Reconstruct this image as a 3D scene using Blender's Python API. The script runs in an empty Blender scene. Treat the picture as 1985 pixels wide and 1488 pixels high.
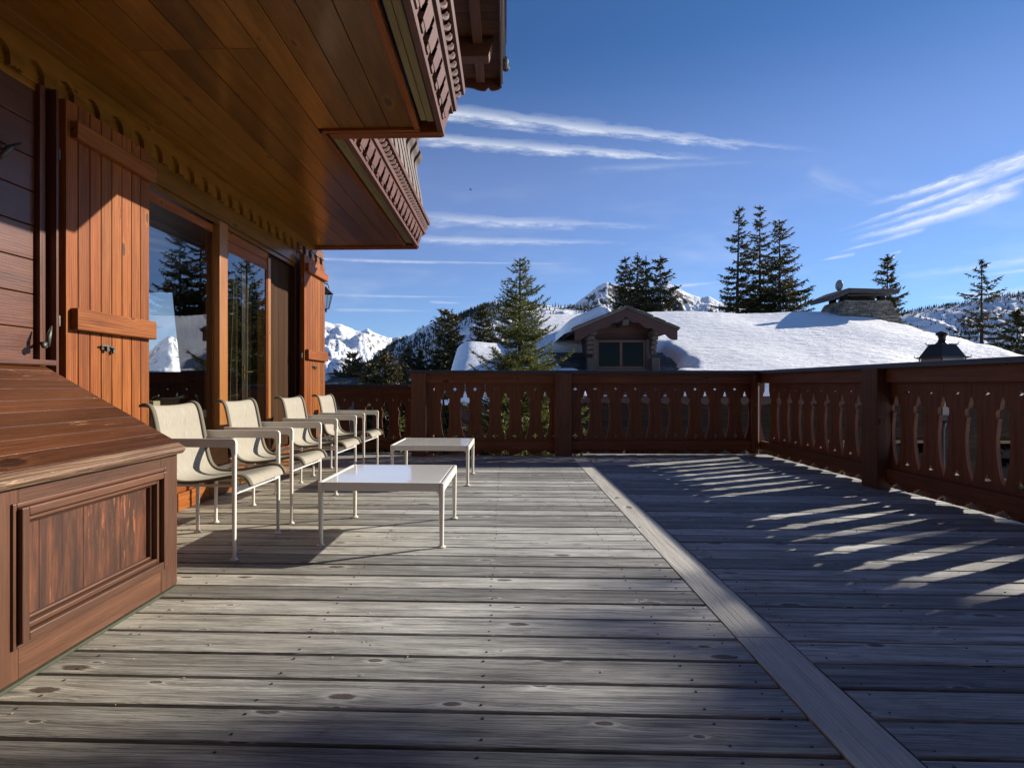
import bpy, bmesh, math, random
import numpy as np
from mathutils import Vector, Matrix, noise
from mathutils.geometry import tessellate_polygon
R = math.radians
random.seed(7)
SC = bpy.context.scene
COL = SC.collection
# ------------------------------------------------------------------ camera
F = 1100.0; VX = 980.0; PX = 942.0; HY = 745.0; YAW = R(2)
cam_d = bpy.data.cameras.new("camera"); cam = bpy.data.objects.new("camera", cam_d); COL.objects.link(cam)
cam_d.sensor_width = 36; cam_d.lens = F/1985*36; cam_d.shift_x = (992.5-PX)/1985; cam_d.shift_y = (HY-744)/1985
cam_d.clip_start = 0.05; cam_d.clip_end = 60000
cam.location = (0, 0, 1.0); cam.rotation_euler = (R(90), 0, YAW)
SC.camera = cam
def ray(x, y, D):
    """a far point: seen from the terrace in the direction of (x, y), D metres away"""
    L = (x-PX)/F*D
    return Vector((L*math.cos(YAW)-D*math.sin(YAW), D*math.cos(YAW)+L*math.sin(YAW), 1+(HY-y)/F*D))
# ------------------------------------------------------------------ sun, sky, exposure
AZ, EL = R(26.5), R(23.0)       # azimuth from +X towards +Y
SC.view_settings.view_transform = 'Standard'; SC.view_settings.look = 'None'
SC.view_settings.exposure = 0.75; SC.view_settings.gamma = 1
SC.cycles.max_bounces = 7; SC.cycles.transparent_max_bounces = 12
SC.cycles.caustics_reflective = True; SC.cycles.sample_clamp_indirect = 4
sd = bpy.data.lights.new("sun", 'SUN'); sun = bpy.data.objects.new("sun", sd); COL.objects.link(sun)
sd.energy = 4.9; sd.angle = R(0.5); sd.color = (1, .91, .79)
sdir = Vector((math.cos(EL)*math.cos(AZ), math.cos(EL)*math.sin(AZ), math.sin(EL)))
sun.rotation_euler = sdir.to_track_quat('Z', 'Y').to_euler(); sun.location = (20, 20, 30)
W = bpy.data.worlds.new("World"); SC.world = W; W.use_nodes = True

class G:
    """tiny node-graph helper"""
    def __init__(s, tree):
        s.t = tree; s.n = tree.nodes; s.n.clear()
    def N(s, typ, ins=None, **kw):
        n = s.n.new(typ)
        for k, v in kw.items(): setattr(n, k, v)
        for k, v in (ins or {}).items():
            if isinstance(v, bpy.types.NodeSocket): s.t.links.new(v, n.inputs[k])
            else: n.inputs[k].default_value = v
        return n
    def M(s, op, a, b=0.0, c=0.0, clamp=False):
        return s.N('ShaderNodeMath', {0: a, 1: b, 2: c}, operation=op, use_clamp=clamp).outputs[0]
    def step(s, x, lo, hi, t0=0.0, t1=1.0):
        return s.N('ShaderNodeMapRange', {0: x, 1: lo, 2: hi, 3: t0, 4: t1}, interpolation_type='SMOOTHSTEP').outputs[0]
    def mix(s, f, a, b, mode='MIX'):
        n = s.N('ShaderNodeMix', {0: f, 6: a, 7: b}, data_type='RGBA', blend_type=mode); return n.outputs[2]
    def xyz(s, x, y, z=0.0):
        return s.N('ShaderNodeCombineXYZ', {0: x, 1: y, 2: z}).outputs[0]
    def noise(s, v, scale=1.0, detail=3.0, rough=.5, dist=0.0):
        return s.N('ShaderNodeTexNoise', {'Vector': v, 'Scale': scale, 'Detail': detail, 'Roughness': rough, 'Distortion': dist}).outputs[0]
    def ramp(s, f, stops):
        r = s.N('ShaderNodeValToRGB', {0: f}); e = r.color_ramp.elements
        e[0].position, e[0].color = stops[0][0], (*stops[0][1], 1); e[1].position, e[1].color = stops[-1][0], (*stops[-1][1], 1)
        for p, c in stops[1:-1]: k = e.new(p); k.color = (*c, 1)
        return r.outputs[0]

g = G(W.node_tree)
sky = g.N('ShaderNodeTexSky', sky_type='NISHITA', sun_disc=False, sun_elevation=EL, sun_rotation=R(90)-AZ,
          altitude=1850, air_density=1.0, dust_density=0.08, ozone_density=2.6)
tc = g.N('ShaderNodeTexCoord').outputs['Generated']
sx = g.N('ShaderNodeSeparateXYZ', {0: tc})
yy = g.M('MAXIMUM', sx.outputs[1], 0.05)
qx = g.M('DIVIDE', sx.outputs[0], yy); qz = g.M('DIVIDE', sx.outputs[2], yy)
front = g.step(sx.outputs[1], .1, .3)
# streaks of high cloud: (u0, v0, u1, v1, half-width, strength, bow, raggedness), u = east/north, v = up/north
def q(x, y):
    p = ray(x, y, 1.0); return p.x/p.y, (p.z-1)/p.y
streaks = [
 (760, 203, 1620, 292, 21, .68, 7, 1.3), (700, 255, 1440, 308, 17, .70, 8, 1.3),
 (720, 418, 1330, 440, 16, .48, 3, 1.4), (700, 461, 1260, 470, 11, .42, 2, 1.4),
 (560, 500, 1150, 511, 4.5, .45, 3, .7), (560, 570, 960, 576, 4, .28, 1, .7),
 (2090, 262, 1650, 405, 15, .85, -9, 1.0), (2120, 262, 1598, 456, 13, .85, -6, 1.0), (2110, 300, 1612, 462, 12, .62, -6, 1.0), (1990, 362, 1626, 473, 18, .85, -6, .9),
 (1800, 442, 1612, 493, 6, .6, 0, .9), (1660, 491, 1585, 506, 5, .6, 0, .8), (1748, 487, 1718, 494, 3, .5, 0, .7),
 (2300, 460, 1660, 546, 15, .36, -4, .8), (2200, 498, 1860, 540, 8, .38, 0, .8), (2150, 548, 1760, 580, 16, .45, -4, .9),
 (1295, 556, 1420, 545, 4, .35, 0, .6), (830, 585, 900, 588, 4, .35, 0, .6), (640, 600, 860, 603, 5, .25, 0, .6), (1120, 330, 1500, 312, 10, .15, 0, .8), (1560, 330, 1720, 395, 24, .12, 0, .9)]
vec = g.xyz(qx, qz)
rag = g.noise(g.N('ShaderNodeMapping', {'Vector': vec, 'Scale': (9, 60, 1)}).outputs[0], 1, 5, .65)
fib = g.noise(g.N('ShaderNodeMapping', {'Vector': vec, 'Rotation': (0, 0, R(55)), 'Scale': (70, 18, 1)}).outputs[0], 1, 6, .7, .8)
big = g.noise(g.N('ShaderNodeMapping', {'Vector': vec, 'Scale': (4, 14, 1)}).outputs[0], 1, 3, .6)
tot = None
for (x0, y0, x1, y1, hw, st, bow, rg) in streaks:
    if st == 0: continue
    a = q(x0, y0); b = q(x1, y1); du, dv = b[0]-a[0], b[1]-a[1]; ln = math.hypot(du, dv); du /= ln; dv /= ln
    px_ = g.M('SUBTRACT', qx, a[0]); pz_ = g.M('SUBTRACT', qz, a[1])
    t = g.M('DIVIDE', g.M('ADD', g.M('MULTIPLY', px_, du), g.M('MULTIPLY', pz_, dv)), ln)
    d = g.M('SUBTRACT', g.M('MULTIPLY', pz_, du), g.M('MULTIPLY', px_, dv))
    cur = g.M('MULTIPLY', g.M('MULTIPLY', t, g.M('SUBTRACT', 1.0, t)), 4*bow/F)
    lt_ = g.xyz(g.M('MULTIPLY', t, ln*16), g.M('MULTIPLY', d, 75.0), x0*.013)
    fine_ = g.noise(lt_, 1, 6, .68)
    d = g.M('ADD', g.M('ADD', d, cur), g.M('MULTIPLY', g.M('SUBTRACT', fine_, .5), 1.5*rg*hw/F))
    w = g.M('MULTIPLY', g.M('ADD', .35, g.M('MULTIPLY', g.step(t, 1.0, .25), .65)), hw/F)
    core = g.M('SUBTRACT', 1.0, g.M('DIVIDE', g.M('ABSOLUTE', d), w), clamp=True)
    core = g.M('POWER', core, 1.15)
    ends = g.M('MULTIPLY', g.step(t, 0.0, .12), g.step(t, 1.0, .6))
    al = g.M('MULTIPLY', g.M('MULTIPLY', core, ends), g.M('MULTIPLY_ADD', g.step(fine_, .30, .70), .8*st, .35*st))
    tot = al if tot is None else g.M('ADD', tot, al)
tex = g.M('MULTIPLY_ADD', big, .6, .7)
veil = g.M('MULTIPLY', g.M('MULTIPLY', g.step(big, .45, .8), g.step(qz, .5, .05)), .22)
cl = g.M('MULTIPLY', g.M('MULTIPLY', g.M('ADD', tot, veil), tex), front, clamp=True)
cl = g.M('MINIMUM', cl, .8)
skyc = g.mix(1.0, sky.outputs[0], (.66, 1.0, 1.36, 1), 'MULTIPLY')
lowsky = g.step(sx.outputs[2], .52, .30)
skyc = g.mix(1.0, skyc, g.mix(lowsky, (0, 0, 0, 1), (1.15, 1.0, 1.35, 1)), 'ADD')
skyc = g.mix(cl, skyc, (10.6, 11.2, 12.2, 1))
bg = g.N('ShaderNodeBackground', {0: skyc, 1: 0.052})
g.t.links.new(bg.outputs[0], g.N('ShaderNodeOutputWorld').inputs[0])

# ------------------------------------------------------------------ materials
MATS = {}
def newmat(name):
    m = bpy.data.materials.new(name); m.use_nodes = True; MATS[name] = m
    return m, G(m.node_tree)
def out(g, bsdf): g.t.links.new(bsdf, g.N('ShaderNodeOutputMaterial').inputs[0])
def wood(name, dark, mid, light, rough=.5, grain=70, knot=.3, bump=.25, var=.35, coat=0.0, coat_rough=.2, worn=None, worn_amt=.0, rings=.35, knotc=None, hue=.0, spec=.5, dirt=0.0, cracks=0.0, house_tint=0.0):
    m, g = newmat(name)
    uv = g.N('ShaderNodeSeparateXYZ', {0: g.N('ShaderNodeUVMap', uv_map='UVMap').outputs[0]})
    u, v = uv.outputs[0], uv.outputs[1]
    rnd = g.N('ShaderNodeAttribute', attribute_name='rnd').outputs['Fac']
    vor = g.N('ShaderNodeTexVoronoi', {'Vector': g.xyz(g.M('MULTIPLY', u, 3.0), g.M('MULTIPLY', v, 7.5)), 'Scale': 1.0, 'Randomness': .95}, voronoi_dimensions='2D')
    kd = g.M('MULTIPLY', vor.outputs['Distance'], g.M('ADD', .55, g.M('MULTIPLY', g.N('ShaderNodeSeparateColor', {0: vor.outputs['Color']}).outputs[1], 1.5)))
    kd = g.M('ADD', kd, g.M('MULTIPLY', g.M('SUBTRACT', g.noise(g.xyz(g.M('MULTIPLY', u, 30), g.M('MULTIPLY', v, 60)), 1, 3, .6), .5), .07))
    gate = g.M('GREATER_THAN', knot, g.N('ShaderNodeSeparateColor', {0: vor.outputs['Color']}).outputs[0])
    near = g.M('MULTIPLY', g.M('POWER', 2.718, g.M('MULTIPLY', kd, -7.0)), gate)
    low = g.noise(g.xyz(g.M('MULTIPLY', u, 1.1), g.M('MULTIPLY', v, 5)), 1, 2, .5)
    vw = g.M('ADD', v, g.M('MULTIPLY', near, .035))
    vw = g.M('ADD', vw, g.M('MULTIPLY', low, .05))
    ring = g.M('SINE', g.M('ADD', g.M('MULTIPLY', vw, 420), g.M('MULTIPLY', near, 9)))
    n1 = g.noise(g.xyz(g.M('MULTIPLY', u, 1.8), g.M('MULTIPLY', vw, grain)), 1, 5, .65)
    n2 = g.noise(g.xyz(g.M('MULTIPLY', u, 9), g.M('MULTIPLY', vw, grain*5)), 1, 3, .6)
    gr = g.M('ADD', g.M('MULTIPLY', n1, 1-rings*.5), g.M('MULTIPLY', g.M('MULTIPLY_ADD', ring, .5, .5), rings*.5))
    gr = g.M('ADD', gr, g.M('MULTIPLY', g.M('SUBTRACT', n2, .5), .3))
    col = g.ramp(gr, [(.28, dark), (.5, mid), (.72, light)])
    # slow tone changes along the board and from board to board
    tone = g.noise(g.xyz(g.M('MULTIPLY', u, 2.0), g.M('MULTIPLY', v, 10)), 1, 6, .68)
    k = g.M('ADD', g.M('MULTIPLY', g.M('SUBTRACT', rnd, .5), var*1.4), g.M('MULTIPLY', g.M('SUBTRACT', tone, .5), var*1.8))
    k = g.M('ADD', k, 1.0)
    col = g.mix(1.0, col, g.N('ShaderNodeCombineColor', {0: k, 1: k, 2: k}).outputs[0], 'MULTIPLY')
    if hue:
        col = g.N('ShaderNodeHueSaturation', {'Color': col, 'Hue': g.M('ADD', .5, g.M('MULTIPLY', g.M('SUBTRACT', g.M('FRACT', g.M('MULTIPLY', rnd, 7.3)), .5), hue)), 'Saturation': 1.0, 'Value': 1.0}).outputs[0]
    kc = knotc or tuple(c*.35 for c in dark)
    kmask = g.M('MULTIPLY', g.step(kd, .12, .07), gate)
    halo = g.M('MULTIPLY', g.M('MULTIPLY', g.step(kd, .22, .13), g.step(kd, .08, .12)), gate)
    col = g.mix(g.M('MULTIPLY', halo, .28), col, (*[min(1, c*1.25) for c in light], 1))
    col = g.mix(g.M('MULTIPLY', kmask, .85), col, (*kc, 1))
    if cracks:
        cn_ = g.noise(g.xyz(g.M('MULTIPLY', u, 2.5), g.M('MULTIPLY', vw, 130)), 1, 2, .5)
        cl_ = g.noise(g.xyz(g.M('MULTIPLY', u, 1.3), g.M('MULTIPLY', v, 9)), 1, 2, .5)
        cm = g.step(g.M('ADD', cn_, g.M('MULTIPLY', g.M('SUBTRACT', cl_, .5), .5)), .70, .78)
        col = g.mix(g.M('MULTIPLY', cm, cracks), col, tuple(c*.25 for c in dark)+(1,))
        ed = g.noise(g.xyz(g.M('MULTIPLY', u, 5), g.M('MULTIPLY', v, 22)), 1, 6, .75)
        col = g.mix(g.M('MULTIPLY', g.step(ed, .52, .68), .55), col, tuple(c*.75 for c in dark)+(1,))
    if worn:
        wn = g.noise(g.xyz(g.M('MULTIPLY', u, 5), g.M('MULTIPLY', v, 60)), 1, 6, .75)
        wl = g.noise(g.xyz(g.M('MULTIPLY', u, 1.7), g.M('MULTIPLY', v, 3)), 1, 2, .5)
        wm = g.step(g.M('ADD', wn, g.M('MULTIPLY', g.M('SUBTRACT', wl, .5), .7)), 1-worn_amt, 1-worn_amt+.05)
        col = g.mix(wm, col, (*worn, 1))
    if house_tint:   # boards turn browner and darker towards the house
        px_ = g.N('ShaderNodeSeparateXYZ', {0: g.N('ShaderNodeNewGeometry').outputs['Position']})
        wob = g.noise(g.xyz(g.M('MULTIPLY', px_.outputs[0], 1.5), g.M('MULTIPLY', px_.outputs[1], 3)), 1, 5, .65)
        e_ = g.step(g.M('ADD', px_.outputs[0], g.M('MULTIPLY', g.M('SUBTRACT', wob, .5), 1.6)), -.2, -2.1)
        col = g.mix(g.M('MULTIPLY', e_, house_tint), col, g.mix(1.0, col, (.86, .76, .57, 1), 'MULTIPLY'))
    if dirt:
        pos = g.N('ShaderNodeNewGeometry').outputs['Position']
        dn = g.noise(pos, 1.3, 5, .65)
        col = g.mix(g.M('MULTIPLY', g.step(dn, .5, .72), dirt), col, tuple(c*.45 for c in mid)+(1,))
    hgt = g.M('SUBTRACT', g.M('ADD', g.M('MULTIPLY', gr, 1.0), g.M('MULTIPLY', n2, .5)), g.M('MULTIPLY', kmask, .4))
    bp = g.N('ShaderNodeBump', {'Height': hgt, 'Strength': bump, 'Distance': .004})
    b = g.N('ShaderNodeBsdfPrincipled', {'Base Color': col, 'Roughness': g.M('ADD', rough-.08, g.M('MULTIPLY', gr, .16)), 'Normal': bp.outputs[0], 'Coat Weight': coat, 'Coat Roughness': coat_rough, 'Specular IOR Level': spec})
    out(g, b.outputs[0]); return m
wood('deck_wood', (.085, .084, .078), (.315, .317, .30), (.54, .545, .525), rough=.66, grain=34, knot=.36, bump=1.3, var=.58, rings=.12, knotc=(.07, .05, .035), hue=.02, dirt=.45, cracks=.9, house_tint=.85)
wood('strip_wood', (.30, .288, .25), (.44, .43, .39), (.56, .55, .51), rough=.6, grain=45, knot=.2, bump=1.0, var=.1, rings=.22, knotc=(.08, .06, .04))
wood('varnished', (.12, .028, .004), (.215, .060, .009), (.31, .10, .018), rough=.5, grain=38, knot=.16, bump=.25, var=.3, spec=.22, coat=.05, coat_rough=.25, rings=.4, knotc=(.06, .02, .008), hue=.012)
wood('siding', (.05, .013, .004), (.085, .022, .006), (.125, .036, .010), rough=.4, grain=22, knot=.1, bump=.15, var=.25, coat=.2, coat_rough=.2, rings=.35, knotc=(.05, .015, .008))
wood('amber', (.22, .072, .010), (.31, .115, .018), (.39, .165, .032), rough=.4, grain=42, knot=.1, bump=.2, var=.14, coat=.4, coat_rough=.25, rings=.4)
wood('soffit', (.105, .042, .0018), (.18, .072, .0036), (.25, .103, .009), rough=.36, grain=16, knot=.22, bump=.12, var=.55, coat=.4, coat_rough=.14, spec=.3, rings=.35, knotc=(.07, .03, .01))
wood('rail_wood', (.085, .027, .010), (.155, .052, .020), (.22, .08, .033), rough=.55, grain=30, knot=.12, bump=.35, var=.35, coat=.0, spec=.3, rings=.3, worn=(.09, .05, .03), worn_amt=.28, dirt=.35)
wood('post_wood', (.08, .033, .016), (.135, .058, .030), (.19, .088, .05), spec=.3, rough=.65, grain=45, knot=.08, bump=.6, var=.2, rings=.4)
wood('lid_wood', (.04, .013, .005), (.08, .026, .009), (.12, .042, .016), rough=.36, grain=40, knot=.12, bump=.6, var=.4, coat=.4, coat_rough=.2, worn=(.42, .26, .12), worn_amt=.31)
wood('nosing_wood', (.06, .03, .017), (.15, .08, .045), (.30, .20, .12), rough=.5, grain=50, knot=.05, bump=.9, var=.3, worn=(.5, .36, .2), worn_amt=.36)
wood('chest_wood', (.065, .024, .010), (.095, .036, .015), (.125, .050, .022), rough=.45, grain=26, knot=.1, bump=.4, var=.3, coat=.1, rings=.12, worn=(.45, .24, .12), worn_amt=.15)
wood('panel_wood', (.028, .012, .007), (.055, .021, .011), (.16, .05, .018), rough=.42, grain=14, knot=.05, bump=.3, var=.6, coat=.12, rings=.05, worn=(.30, .10, .032), worn_amt=.40)
wood('trim_wood', (.06, .020, .013), (.10, .036, .025), (.15, .06, .042), rough=.6, grain=40, knot=.05, bump=.3, var=.25)
wood('treated', (.14, .11, .045), (.22, .18, .075), (.28, .23, .10), rough=.7, grain=35, knot=.1, bump=.3, var=.2)
wood('pillar_shade_wood', (.022, .0095, .003), (.038, .016, .005), (.06, .027, .009), rough=.6, grain=35, knot=.15, bump=.25, var=.3, spec=.12)  # shade on the pillar boards is painted in as a dark tone
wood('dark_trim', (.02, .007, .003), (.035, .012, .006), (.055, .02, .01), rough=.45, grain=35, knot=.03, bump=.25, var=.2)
wood('eave_wood', (.06, .02, .007), (.095, .034, .012), (.13, .05, .019), rough=.55, grain=30, knot=.2, bump=.3, var=.3)
wood('grey_wood', (.06, .044, .036), (.10, .076, .063), (.15, .12, .10), rough=.7, grain=40, knot=.1, bump=.5, var=.3)
wood('chalet_wood', (.035, .013, .010), (.058, .022, .017), (.085, .035, .027), rough=.6, grain=25, knot=.05, bump=.3, var=.2)
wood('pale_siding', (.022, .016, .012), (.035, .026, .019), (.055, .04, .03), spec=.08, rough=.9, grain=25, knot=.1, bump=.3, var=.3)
wood('cream_barge', (.35, .28, .17), (.5, .42, .27), (.6, .52, .36), rough=.6, grain=30, knot=.03, bump=.3, var=.2)
wood('room_wood', (.03, .014, .006), (.05, .024, .010), (.075, .038, .016), rough=.5, grain=30, knot=.1, bump=.1, var=.3)

def plain(name, col, rough=.5, metal=0.0, ns=6, amt=.25, bump=.1, bscale=60, coat=0, spec=.5, dist=.004):
    m, g = newmat(name)
    pos = g.N('ShaderNodeTexCoord').outputs['Object']
    n = g.noise(pos, ns, 5, .6); k = g.M('ADD', 1-amt/2, g.M('MULTIPLY', n, amt))
    c = g.mix(1.0, (*col, 1), g.N('ShaderNodeCombineColor', {0: k, 1: k, 2: k}).outputs[0], 'MULTIPLY')
    bp = g.N('ShaderNodeBump', {'Height': g.noise(pos, bscale, 4, .6), 'Strength': bump, 'Distance': dist})
    b = g.N('ShaderNodeBsdfPrincipled', {'Base Color': c, 'Roughness': g.M('ADD', rough-.1, g.M('MULTIPLY', n, .2)), 'Metallic': metal, 'Normal': bp.outputs[0], 'Coat Weight': coat, 'Specular IOR Level': spec})
    out(g, b.outputs[0]); return m
plain('white_paint', (.72, .69, .62), .42, ns=14, amt=.22, bump=.35, bscale=260, dist=.001)
plain('white_glass', (.82, .82, .80), .12, ns=5, amt=.08, bump=.0, coat=.6)
plain('strap', (.115, .10, .064), .75, ns=20, amt=.3, bump=.4, bscale=400, dist=.001)
plain('black_iron', (.02, .02, .022), .45, .3, amt=.4, bump=.4, bscale=90)
plain('zinc_cap', (.055, .052, .055), .42, .1, ns=3, amt=.5, bump=.15, bscale=20)
plain('iron_latch', (.10, .10, .09), .5, .7, amt=.6, ns=30, bump=.5, bscale=120)
plain('brass', (.5, .36, .12), .3, .9)
plain('curtain_cloth', (.12, .095, .05), .85, ns=8, amt=.3, bump=.3, bscale=200)
plain('white_cloth', (.6, .6, .58), .8)
plain('dark_stone', (.06, .057, .055), .8, ns=2, amt=.6, bump=.6, bscale=12, dist=.03)
plain('lantern_glass', (.22, .21, .18), .35, amt=.1)
plain('base_dark', (.010, .009, .008), .9)
plain('yellow_frame', (.16, .09, .03), .5)
plain('dish_grey', (.2, .2, .2), .5)
plain('screw', (.10, .095, .09), .35, .8, amt=.4)
plain('moss_edge', (.05, .052, .03), .8, ns=30, amt=.7, bump=.6)
plain('brown_bark', (.06, .045, .035), .9, ns=8, amt=.7, bump=1.0, bscale=25, dist=.02)
plain('bird_black', (.015, .015, .015), .8)

# woven sling fabric
m, g = newmat('sling_fabric')
uv = g.N('ShaderNodeUVMap', uv_map='UVMap').outputs[0]; s_ = g.N('ShaderNodeSeparateXYZ', {0: uv})
wa = g.M('SINE', g.M('MULTIPLY', s_.outputs[0], 900)); wb = g.M('SINE', g.M('MULTIPLY', s_.outputs[1], 900))
sl = g.noise(g.xyz(g.M('MULTIPLY', s_.outputs[0], 160), g.M('MULTIPLY', s_.outputs[1], 14)), 1, 4, .7)
wv = g.M('ADD', g.M('MULTIPLY', g.M('MULTIPLY', wa, wb), .1), g.M('MULTIPLY', sl, .9))
col = g.ramp(wv, [(.3, (.33, .30, .23)), (.55, (.46, .425, .34)), (.75, (.56, .52, .43))])
bp = g.N('ShaderNodeBump', {'Height': wv, 'Strength': .5, 'Distance': .0015})
b = g.N('ShaderNodeBsdfPrincipled', {'Base Color': col, 'Roughness': .8, 'Normal': bp.outputs[0]})
tl = g.N('ShaderNodeBsdfTranslucent', {0: col})
out(g, g.N('ShaderNodeMixShader', {0: .25, 1: b.outputs[0], 2: tl.outputs[0]}).outputs[0])

def glass(name, ior, tint, base=0.0):
    m, g = newmat(name)
    fr = g.N('ShaderNodeFresnel', {'IOR': ior}).outputs[0]
    tr = g.N('ShaderNodeBsdfTransparent', {0: (*tint, 1)}); gl = g.N('ShaderNodeBsdfGlossy', {0: (.95, .97, 1, 1), 1: 0.0})
    bf = g.N('ShaderNodeNewGeometry').outputs['Backfacing']
    fac = g.M('MULTIPLY', g.M('ADD', fr, base, clamp=True), g.M('SUBTRACT', 1.0, bf))
    out(g, g.N('ShaderNodeMixShader', {0: fac, 1: tr.outputs[0], 2: gl.outputs[0]}).outputs[0])
glass('window_glass', 1.75, (.86, .88, .86), .10)
glass('dark_glass', 1.25, (.02, .02, .022), .0)

# snow
def snowmat(name, scale, bump, dist):
    m, g = newmat(name)
    pos = g.N('ShaderNodeTexCoord').outputs['Object']
    n1 = g.noise(g.N('ShaderNodeMapping', {'Vector': pos, 'Scale': (1.0, 2.4, 2.4), 'Rotation': (0, 0, R(14))}).outputs[0], scale, 6, .62)
    n2 = g.noise(pos, scale*9, 4, .6)
    h = g.M('ADD', n1, g.M('MULTIPLY', n2, .18))
    bp = g.N('ShaderNodeBump', {'Height': h, 'Strength': bump, 'Distance': dist})
    b = g.N('ShaderNodeBsdfPrincipled', {'Base Color': (.93, .94, .95, 1), 'Roughness': .6, 'Normal': bp.outputs[0], 'Subsurface Weight': 0.0})
    out(g, b.outputs[0])
snowmat('snow', 2.6, .8, .12); snowmat('snow_ground', .5, .4, .4)

# slates
m, g = newmat('slate')
pos = g.N('ShaderNodeTexCoord').outputs['Object']
rnd = g.N('ShaderNodeAttribute', attribute_name='rnd').outputs['Fac']
n = g.noise(pos, 5, 5, .7)
col = g.ramp(g.M('ADD', g.M('MULTIPLY', n, .5), g.M('MULTIPLY', rnd, .5)), [(.2, (.05, .05, .052)), (.5, (.11, .105, .10)), (.85, (.21, .195, .175))])
bp = g.N('ShaderNodeBump', {'Height': n, 'Strength': .6, 'Distance': .02})
out(g, g.N('ShaderNodeBsdfPrincipled', {'Base Color': col, 'Roughness': .7, 'Normal': bp.outputs[0]}).outputs[0])
# rough stone of the chimney
m, g = newmat('stone')
rnd = g.N('ShaderNodeAttribute', attribute_name='rnd').outputs['Fac']
n = g.noise(pos := g.N('ShaderNodeTexCoord').outputs['Object'], 7, 5, .7)
col = g.ramp(g.M('ADD', g.M('MULTIPLY', n, .5), g.M('MULTIPLY', rnd, .5)), [(.2, (.085, .08, .07)), (.5, (.18, .165, .14)), (.85, (.33, .29, .24))])
out(g, g.N('ShaderNodeBsdfPrincipled', {'Base Color': col, 'Roughness': .9, 'Normal': g.N('ShaderNodeBump', {'Height': n, 'Strength': .7, 'Distance': .03}).outputs[0]}).outputs[0])
# needles
def needles(name, stops, tr=.15):
    m, g = newmat(name)
    rnd = g.N('ShaderNodeAttribute', attribute_name='rnd').outputs['Fac']
    col = g.ramp(rnd, stops)
    b = g.N('ShaderNodeBsdfPrincipled', {'Base Color': col, 'Roughness': .6, 'Specular IOR Level': .3})
    tl = g.N('ShaderNodeBsdfTranslucent', {0: col})
    out(g, g.N('ShaderNodeMixShader', {0: tr, 1: b.outputs[0], 2: tl.outputs[0]}).outputs[0])
needles('fir_needles', [(0, (.04, .052, .012)), (.5, (.095, .11, .024)), (1, (.19, .20, .055))], .3)
needles('spruce_needles', [(0, (.020, .026, .010)), (.55, (.045, .052, .018)), (.8, (.085, .075, .026)), (1, (.13, .075, .028))])
needles('far_needles', [(0, (.012, .018, .014)), (.6, (.025, .034, .022)), (1, (.05, .05, .03))], 0.0)
# mountain: snow lying on rock
def mountain_mat(name, rock_lo, rock_hi, wood_cover=0.0):
    m, g = newmat(name)
    geo = g.N('ShaderNodeNewGeometry'); pos = geo.outputs['Position']
    nz = g.N('ShaderNodeSeparateXYZ', {0: geo.outputs['Normal']}).outputs[2]
    n = g.noise(pos, .006, 8, .72); n2 = g.noise(pos, .03, 6, .7)
    k = g.M('ADD', nz, g.M('MULTIPLY', g.M('SUBTRACT', n, .5), .9)); k = g.M('ADD', k, g.M('MULTIPLY', g.M('SUBTRACT', n2, .5), .55))
    f = g.step(k, rock_lo, rock_hi)
    col = g.mix(f, g.ramp(n2, [(.3, (.05, .05, .055)), (.7, (.17, .155, .15))]), (.86, .88, .92, 1))
    bp = g.N('ShaderNodeBump', {'Height': g.M('ADD', n, g.M('MULTIPLY', n2, .25)), 'Strength': .9, 'Distance': 35})
    out(g, g.N('ShaderNodeBsdfPrincipled', {'Base Color': col, 'Roughness': .75, 'Specular IOR Level': .2, 'Normal': bp.outputs[0]}).outputs[0])
mountain_mat('peak_rock', .57, .66); mountain_mat('hill_snow', .35, .48)

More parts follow.
